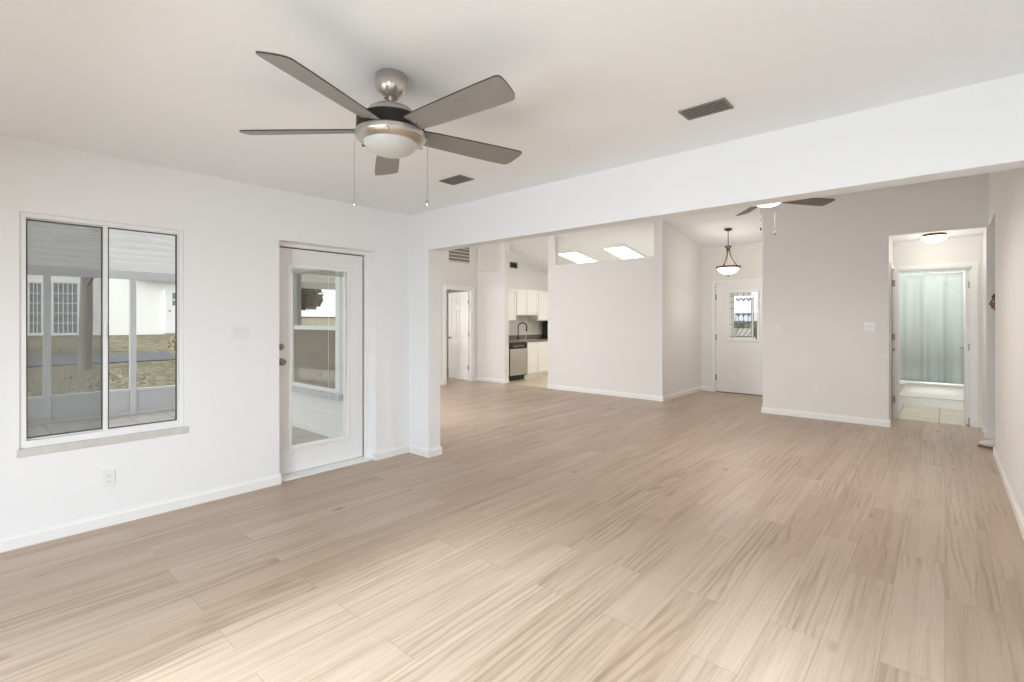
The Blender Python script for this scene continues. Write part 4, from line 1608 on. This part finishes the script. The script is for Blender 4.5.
m.add([(-16.5, -16, gz(-16.5) + .03), (-16.5, 16, gz(-16.5) + .03), (-18.4, 16, gz(-18.4) + .03), (-18.4, -16, gz(-18.4) + .03),
       (-16.5, -16, gz(-16.5) - .05), (-16.5, 16, gz(-16.5) - .05), (-18.4, 16, gz(-18.4) - .05), (-18.4, -16, gz(-18.4) - .05)],
      [(0, 1, 2, 3), (4, 7, 6, 5), (0, 4, 5, 1), (1, 5, 6, 2), (2, 6, 7, 3), (3, 7, 4, 0)])
tag(m.build('path', REFLBAND), 'blue-grey strip across the lawn, stand-in for a reflection in the panes', 'path', None, 'structure')
# ground around the rest of the house
boxes('ground', [(-11.1, 40, 11.1, 60, -.35, -.12), (-3.6, 6, 9.84, 11.1, -.35, -.12), (-60, -11.1, 9.6, 60, -.5, -.2),
                 (-9.62, 40, -40, -4.5, -.35, -.12), (1.25, 40, -4.5, 6.8, -.35, -.12), (XO, 1.25, -4.5, -1.42, -.35, -.1)], GRASS,
      'grass around the outside of the house', 'ground')
boxes('path_entry', [(-3.6, -1.7, 9.84, 20, -.12, -.05), (-14, 14, 20, 28, -.12, -.04)], CONC, 'pale concrete walk and street in front of the house', 'path')


def leaf_cloud(m, c, rx, ry, rzz, n, size, hole=.0):
    for k in range(n):
        while True:
            p = Vector((random.uniform(-1, 1), random.uniform(-1, 1), random.uniform(-1, 1)))
            if p.length <= 1: break
        q = Vector((c[0] + p.x * rx, c[1] + p.y * ry, c[2] + p.z * rzz))
        a = Vector((random.uniform(-1, 1), random.uniform(-1, 1), random.uniform(-1, 1))).normalized() * size
        b = a.orthogonal().normalized() * size * .6
        m.add([q - a, q + b, q + a, q - b], [(0, 1, 2, 3)])


def tree(name, x, y, z, h, r, crown, label, n=1400, cz0=None, size=.13, matl=LEAF, group=None):
    o = thing(name, (x, y, z), label, 'tree', group)
    m = MB()
    rs = [r * 1.12, r * 1.0, r * .97, r * .85, r * .5]
    pts = [(0, 0, -.1), (.02, .0, .25), (.03, .02, h * .35), (-.02, .04, h * .65), (.05, 0, h)]
    m.tube(pts, rs, 12)
    tr = m.build('trunk', BARK, o, smooth=60)
    for k in range(5):
        a = R(72 * k + 20)
        zb_ = h * (.55 + .08 * k)
        m = MB()
        m.tube([(0, 0, zb_), (math.cos(a) * crown * .35, math.sin(a) * crown * .35, zb_ + crown * .3), (math.cos(a) * crown * .7, math.sin(a) * crown * .7, zb_ + crown * .45)],
               [r * .4, r * .25, r * .1], 8)
        m.build('branch', BARK, o, smooth=60)
    m = MB()
    for k in range(9):
        a = R(40 * k)
        rr_ = crown * (.55 if k else 0)
        leaf_cloud(m, (math.cos(a) * rr_, math.sin(a) * rr_, h + crown * random.uniform(-.1, .55)), crown * .5, crown * .5, crown * .4, n // 9, size)
    cr = m.build('crown', matl, o)
    return o


tree('yard_tree', -15.8, 2.1, gz(-15.8), 3.6, .135, 2.2, 'single brown tree trunk standing on the lawn outside the window')
tree('shade_tree', -19.5, -2.5, gz(-19.5), 1.9, .11, 1.25, 'leafy tree mirrored in the glazed door window, left of the sky', 1700, size=.16)
tree('street_tree', -0.9, 24.5, -.1, 2.8, .14, 1.6, 'dark tree beyond the street outside the front door', 1200, size=.16)
tree('street_tree', -12.5, 25.0, -.1, 3.6, .16, 2.4, 'broad tree farther along the street outside the front door', 1200, size=.18)
# fence mirrored in the wing window
o = thing('yard_fence', (-26, -7, gz(-26) - .3), 'long cream yard fence with a dark top rail', 'fence')
MB().box(-.03, .03, -8, 6.8, 0, .95).build('boards', FENCEM, o)
MB().box(-.05, .05, -8, 6.8, .95, 1.03).build('top_rail', BARK, o)
# shrub by the right pane
o = thing('shrub', (-15.2, 4.15, gz(-15.2)), 'thin reddish shrub on the lawn at the window right side', 'shrub')
m = MB()
for k in range(14):
    a = random.uniform(0, 6.28)
    m.tube([(0, 0, -.03), (math.cos(a) * .12, math.sin(a) * .12, .35), (math.cos(a) * .3, math.sin(a) * .3, random.uniform(.6, 1.0))], [.012, .008, .004], 5)
m.build('stems', BARK, o)
m = MB()
leaf_cloud(m, (0, 0, .55), .45, .5, .42, 260, .045)
m.build('foliage', SHRUBM, o)

# neighbouring house
NX = -25.0
NZ = .80
o = thing('neighbour_house', (NX, 3.5, NZ), 'white single-storey house across the lawn with dark gridded windows', 'house')
m = MB()
m.box(NX - 6, NX, 0.2, 14, NZ - .3, 3.22)
m.prism([(.2, 3.22), (4.85, 3.22), (4.85, 3.45), (2.6, 4.6), (.2, 3.45)], 'x', NX - 6, NX)
rel(m, o).build('wall', STUCCO, o)
m = MB()
m.prism([(NX + .55, 3.12), (NX + .55, 3.24), (NX - 3.2, 4.7), (NX - 6.5, 3.3), (NX - 6.5, 3.15), (NX, 3.20)], 'y', 4.9, 14.4)
rel(m, o).build('roof', SHINGLE, o)


def uY(u, X=NX):
    s = (u - 512) / F
    dxx = -math.sin(YAW) + s * math.cos(YAW)
    dyy = math.cos(YAW) + s * math.sin(YAW)
    return dyy * X / dxx


def vz(u, v, X=NX):
    s = (u - 512) / F
    return EYE - (v - 321) / F * (X / (-math.sin(YAW) + s * math.cos(YAW)))


for ua, ub, nb in ((29.5, 41, 3), (53.5, 77, 5)):
    ya, yb = uY(ua), uY(ub)
    za, zb_ = vz(ua, 333), vz(ua, 283)
    m = MB()
    f = .09
    for a, b, c, e in ((ya - f, ya, za - f, zb_ + f), (yb, yb + f, za - f, zb_ + f), (ya, yb, za - f, za), (ya, yb, zb_, zb_ + f)): m.box(NX, NX + .06, a, b, c, e)
    wf = rel(m, o).build('window', TRIM, o)
    m = MB()
    m.box(NX + .005, NX + .02, ya, yb, za, zb_)
    rel(m, o).build('pane', WGLASS, wf)
    m = MB()
    for k in range(1, nb): m.box(NX + .02, NX + .03, ya + (yb - ya) * k / nb - .012, ya + (yb - ya) * k / nb + .012, za, zb_)
    for k in range(1, 5): m.box(NX + .02, NX + .03, ya, yb, za + (zb_ - za) * k / 5 - .012, za + (zb_ - za) * k / 5 + .012)
    rel(m, o).build('window_grid', TRIM, wf)
ya, yb = uY(166.5), uY(166.5) + .92
za, zb_ = NZ + .05, vz(172, 287)
m = MB()
m.box(NX, NX + .05, ya, yb, za, zb_)
dr = rel(m, o).build('door', DOORP, o)
m = MB()
for a, b in ((ya - .09, ya), (yb, yb + .09)): m.box(NX, NX + .08, a, b, za, zb_ + .09)
m.box(NX, NX + .08, ya, yb, zb_, zb_ + .09)
rel(m, o).build('door_frame', TRIM, o)
m = MB()
m.box(NX + .05, NX + .06, ya + .2, yb - .2, za + 1.45, za + 1.72)
m.box(NX + .05, NX + .06, ya + .2, yb - .2, za + 1.18, za + 1.40)
rel(m, o).build('door_pane', WGLASS, dr)
m = MB()
m.lathe([(.04, 0), (.04, .03), (.0, .05)], (NX + .05, ya + .1, za + .95), 12, 'x')
rel(m, o).build('knob', STEELD, dr)

# house and hedge across the street, seen through the leaded glass
o = thing('garden_hedge', (-6.5, 29.5, -.15), 'dark hedge across the street outside the front door', 'hedge')
m = MB()
for k in range(10): leaf_cloud(m, (-6 + k * 1.3, 0, .85), .9, .6, .65, 380, .13)
m.build('foliage', LEAF, o)
o = thing('street_house', (-7.5, 34, -.15), 'low pale grey house with a grey roof beyond the hedge', 'house')
MB().box(-7, 6, 0, 6, -1, 1.55).build('wall', pmat('pale_grey_render', (.52, .50, .48), .8), o)
m = MB()
m.prism([(-.6, 1.5), (6.6, 1.5), (3, 2.1)], 'x', -7.5, 6.5)
m.build('roof', pmat('grey_roof', (.26, .27, .31), .9, noise=.15), o)

# ------------------------------------------------------------------ person peeking from the side passage
# stands at the passage, turned towards -X (into the room); only a sliver of face and one shoe show
PX, PY = .540, 7.42
o = thing('person', (PX, PY, 0), 'person with dark hair half hidden behind the passage corner, pale shoe showing', 'person')


def skin_mesh(name, verts, edges, radii, mat, parent, root=0, sub=2):
    me = bpy.data.meshes.new(name)
    me.from_pydata(verts, edges, [])
    ob = bpy.data.objects.new(name, me)
    col.objects.link(ob)
    me.materials.append(mat)
    ob.parent = parent
    md = ob.modifiers.new('skin', 'SKIN')
    if not me.skin_vertices:
        bpy.context.view_layer.objects.active = ob
    sv = me.skin_vertices[0].data
    for i, r_ in enumerate(radii):
        sv[i].radius = r_ if isinstance(r_, tuple) else (r_, r_)
        sv[i].use_root = (i == root)
    md.use_smooth_shade = True
    sb = ob.modifiers.new('sub', 'SUBSURF')
    sb.levels = sub
    sb.render_levels = sub
    return ob


# local frame: person faces -X; lateral axis Y
V_, E_, RR = [], [], []


def jv(p, r_, link=None):
    V_.append(p)
    RR.append(r_)
    i = len(V_) - 1
    if link is not None: E_.append((link, i))
    return i


pel = jv((.02, 0, .90), (.125, .15))
wa = jv((.015, 0, 1.04), (.10, .13), pel)
ch = jv((.01, 0, 1.22), (.105, .155), wa)
sh = jv((.01, 0, 1.33), (.085, .14), ch)
nk = jv((.0, 0, 1.41), .050, sh)
nk2 = jv((-.035, 0, 1.475), .048, nk)
hands = []
for s in (-1, 1):
    hp = jv((.02, s * .09, .84), (.085, .085), pel)
    kn = jv((.0, s * .10, .47), (.055, .055), hp)
    an = jv((.03, s * .10, .09), (.036, .036), kn)
    so = jv((.01, s * .165, 1.335), .052, sh)
    el = jv((.05, s * .215, 1.06), .038, so)
    wr = jv((-.01, s * .225, .83), .026, el)
    hd = jv((-.03, s * .222, .76), (.020, .036), wr)
    hands.append((s, hd))
body = skin_mesh('body', V_, E_, RR, SKIN, o, 0, 2)
# clothing as its own shells slightly larger
V_, E_, RR = [], [], []
a0 = jv((.02, 0, .93), (.135, .16))
for s in (-1, 1):
    b0 = jv((.02, s * .09, .84), (.098, .095), a0)
    b1 = jv((.0, s * .10, .47), (.074, .074), b0)
    b2 = jv((.03, s * .10, .13), (.062, .060), b1)
skin_mesh('trousers', V_, E_, RR, PANTS, o, 0, 2)
V_, E_, RR = [], [], []
a0 = jv((.02, 0, .90), (.14, .165))
a1 = jv((.015, 0, 1.06), (.118, .148), a0)
a2 = jv((.01, 0, 1.22), (.120, .168), a1)
a3 = jv((.01, 0, 1.335), (.096, .15), a2)
for s in (-1, 1):
    b0 = jv((.01, s * .17, 1.335), .064, a3)
    b1 = jv((.04, s * .205, 1.14), .054, b0)
skin_mesh('shirt', V_, E_, RR, SHIRT, o, 0, 2)


def ellipsoid(m, c, rx, ry, rz2, seg=24, rings=14, f=None):
    vs, fs = [], []
    for i in range(rings + 1):
        th_ = math.pi * i / rings
        for k in range(seg):
            a = 2 * math.pi * k / seg
            p = Vector((rx * math.sin(th_) * math.cos(a), ry * math.sin(th_) * math.sin(a), rz2 * math.cos(th_)))
            if f: p = f(p)
            vs.append(Vector(c) + p)
    for i in range(rings):
        for k in range(seg):
            k2 = (k + 1) % seg
            fs.append((i * seg + k, (i + 1) * seg + k, (i + 1) * seg + k2, i * seg + k2))
    m.add(vs, fs)
    return m


HC = (-.075, 0, 1.56)


def face(p):
    q = p.copy()
    t = (.11 - p.z) / .22
    if p.z < -.02:                       # jaw narrows
        k = 1 - .38 * min(1, (-.02 - p.z) / .09)
        q.y *= k
        if p.x > 0: q.x *= .72
    if p.x < -.04 and abs(p.y) < .055:  # brow / eye hollow / nose / lips on the -x side
        wy = math.exp(-(p.y / .012) ** 2)
        q.x -= .014 * wy * math.exp(-((p.z + .022) / .016) ** 2) + .010 * wy * math.exp(-((p.z - .0) / .02) ** 2)
        q.x -= .008 * math.exp(-(p.y / .022) ** 2) * math.exp(-((p.z + .056) / .012) ** 2)
        q.x -= .008 * math.exp(-(p.y / .02) ** 2) * math.exp(-((p.z + .098) / .014) ** 2)
        for s in (-1, 1):
            q.x += .010 * math.exp(-((p.y - s * .030) / .014) ** 2) * math.exp(-((p.z - .006) / .012) ** 2)
    return q


m = ellipsoid(MB(), HC, .092, .074, .115, 48, 40, face)
hd_ = m.build('head', SKIN, o, smooth=180)
for s in (-1, 1):
    ellipsoid(MB(), (HC[0] + .01, s * .075, HC[2] - .005), .018, .008, .030, 14, 10).build('ear', SKIN, hd_, smooth=180)
    e_ = ellipsoid(MB(), (HC[0] - .071, s * .030, HC[2] + .006), .011, .012, .009, 14, 10).build('eye', EYEW, hd_, smooth=180)
    ellipsoid(MB(), (HC[0] - .080, s * .030, HC[2] + .006), .004, .0055, .0055, 10, 8).build('iris', HAIR, hd_, smooth=180)
ellipsoid(MB(), (HC[0] - .083, 0, HC[2] - .058), .010, .022, .007, 14, 8).build('mouth', pmat('lips', (.30, .11, .09), .5), hd_, smooth=180)


def hairf(p):
    q = p.copy()
    if p.x < -.02 and p.z < .040:       # keep the face clear
        q.x = max(q.x, -.066 if abs(p.y) > .045 else -.050)
    return q


m = ellipsoid(MB(), (HC[0] + .004, 0, HC[2] + .010), .104, .084, .118, 40, 24, hairf)
hr = m.build('hair', HAIR, o, smooth=180)
# hands: palm continues the wrist; five bent fingers each
for s, _ in hands:
    base = Vector((-.03, s * .222, .76))
    V2, E2, R2 = [], [], []

    def hv(p, r_, link=None):
        V2.append(tuple(base + Vector(p)))
        R2.append(r_)
        i = len(V2) - 1
        if link is not None: E2.append((link, i))
        return i
    root_ = hv((.0, 0, .035), (.018, .022))
    pm = hv((-.004, 0, -.03), (.012, .034), root_)
    for k, (yy, ln) in enumerate(((-.027, .062), (-.009, .074), (.009, .070), (.027, .055))):
        a_ = hv((yy, 0, -.05), .0085, pm)
        b_ = hv((yy * 1.05, -s * .012, -.05 - ln * .5), .0078, a_)
        c_ = hv((yy * 1.05, -s * .030, -.05 - ln * .9), .0065, b_)
    t0 = hv((-.034, -s * .012, -.012), .010, root_)
    t1 = hv((-.050, -s * .024, -.045), .0085, t0)
    V2 = V2
    skin_mesh('hand', V2, E2, R2, SKIN, o, 0, 2)
# shoes point into the room; the near one shows past the corner
for s in (-1, 1):
    def shoe(p, s=s):
        q = p.copy()
        if p.x < 0: q.z *= .72 + .28 * (1 + p.x / .15)
        q.y *= .85 + .25 * math.exp(-((p.x + .07) / .06) ** 2)
        return q
    yy = s * .10
    adv = -.078 if s < 0 else 0.02
    m = ellipsoid(MB(), (-.05 + adv, yy, .048), .140, .044, .050, 32, 20, shoe)
    m.v = [(a, b, max(c, .016)) for a, b, c in m.v]
    sh_ = m.build('shoe', SHOE, o, smooth=60)
    m = MB()
    out = []
    for k in range(28):
        a = 2 * math.pi * k / 28
        xx = .148 * math.cos(a)
        out.append((-.05 + adv + xx, yy + (.047 * (.85 + .25 * math.exp(-((xx + .07) / .06) ** 2))) * math.sin(a)))
    m.prism(out, 'z', 0, .022)
    m.build('sole', SOLE, sh_, .004)
    m = MB()
    m.tube([(.03, yy, .14), (.02 + adv * .6, yy, .09), (-.005 + adv, yy, .075)], [.046, .042, .034], 14)
    m.build('sock', PANTS, o, smooth=60)
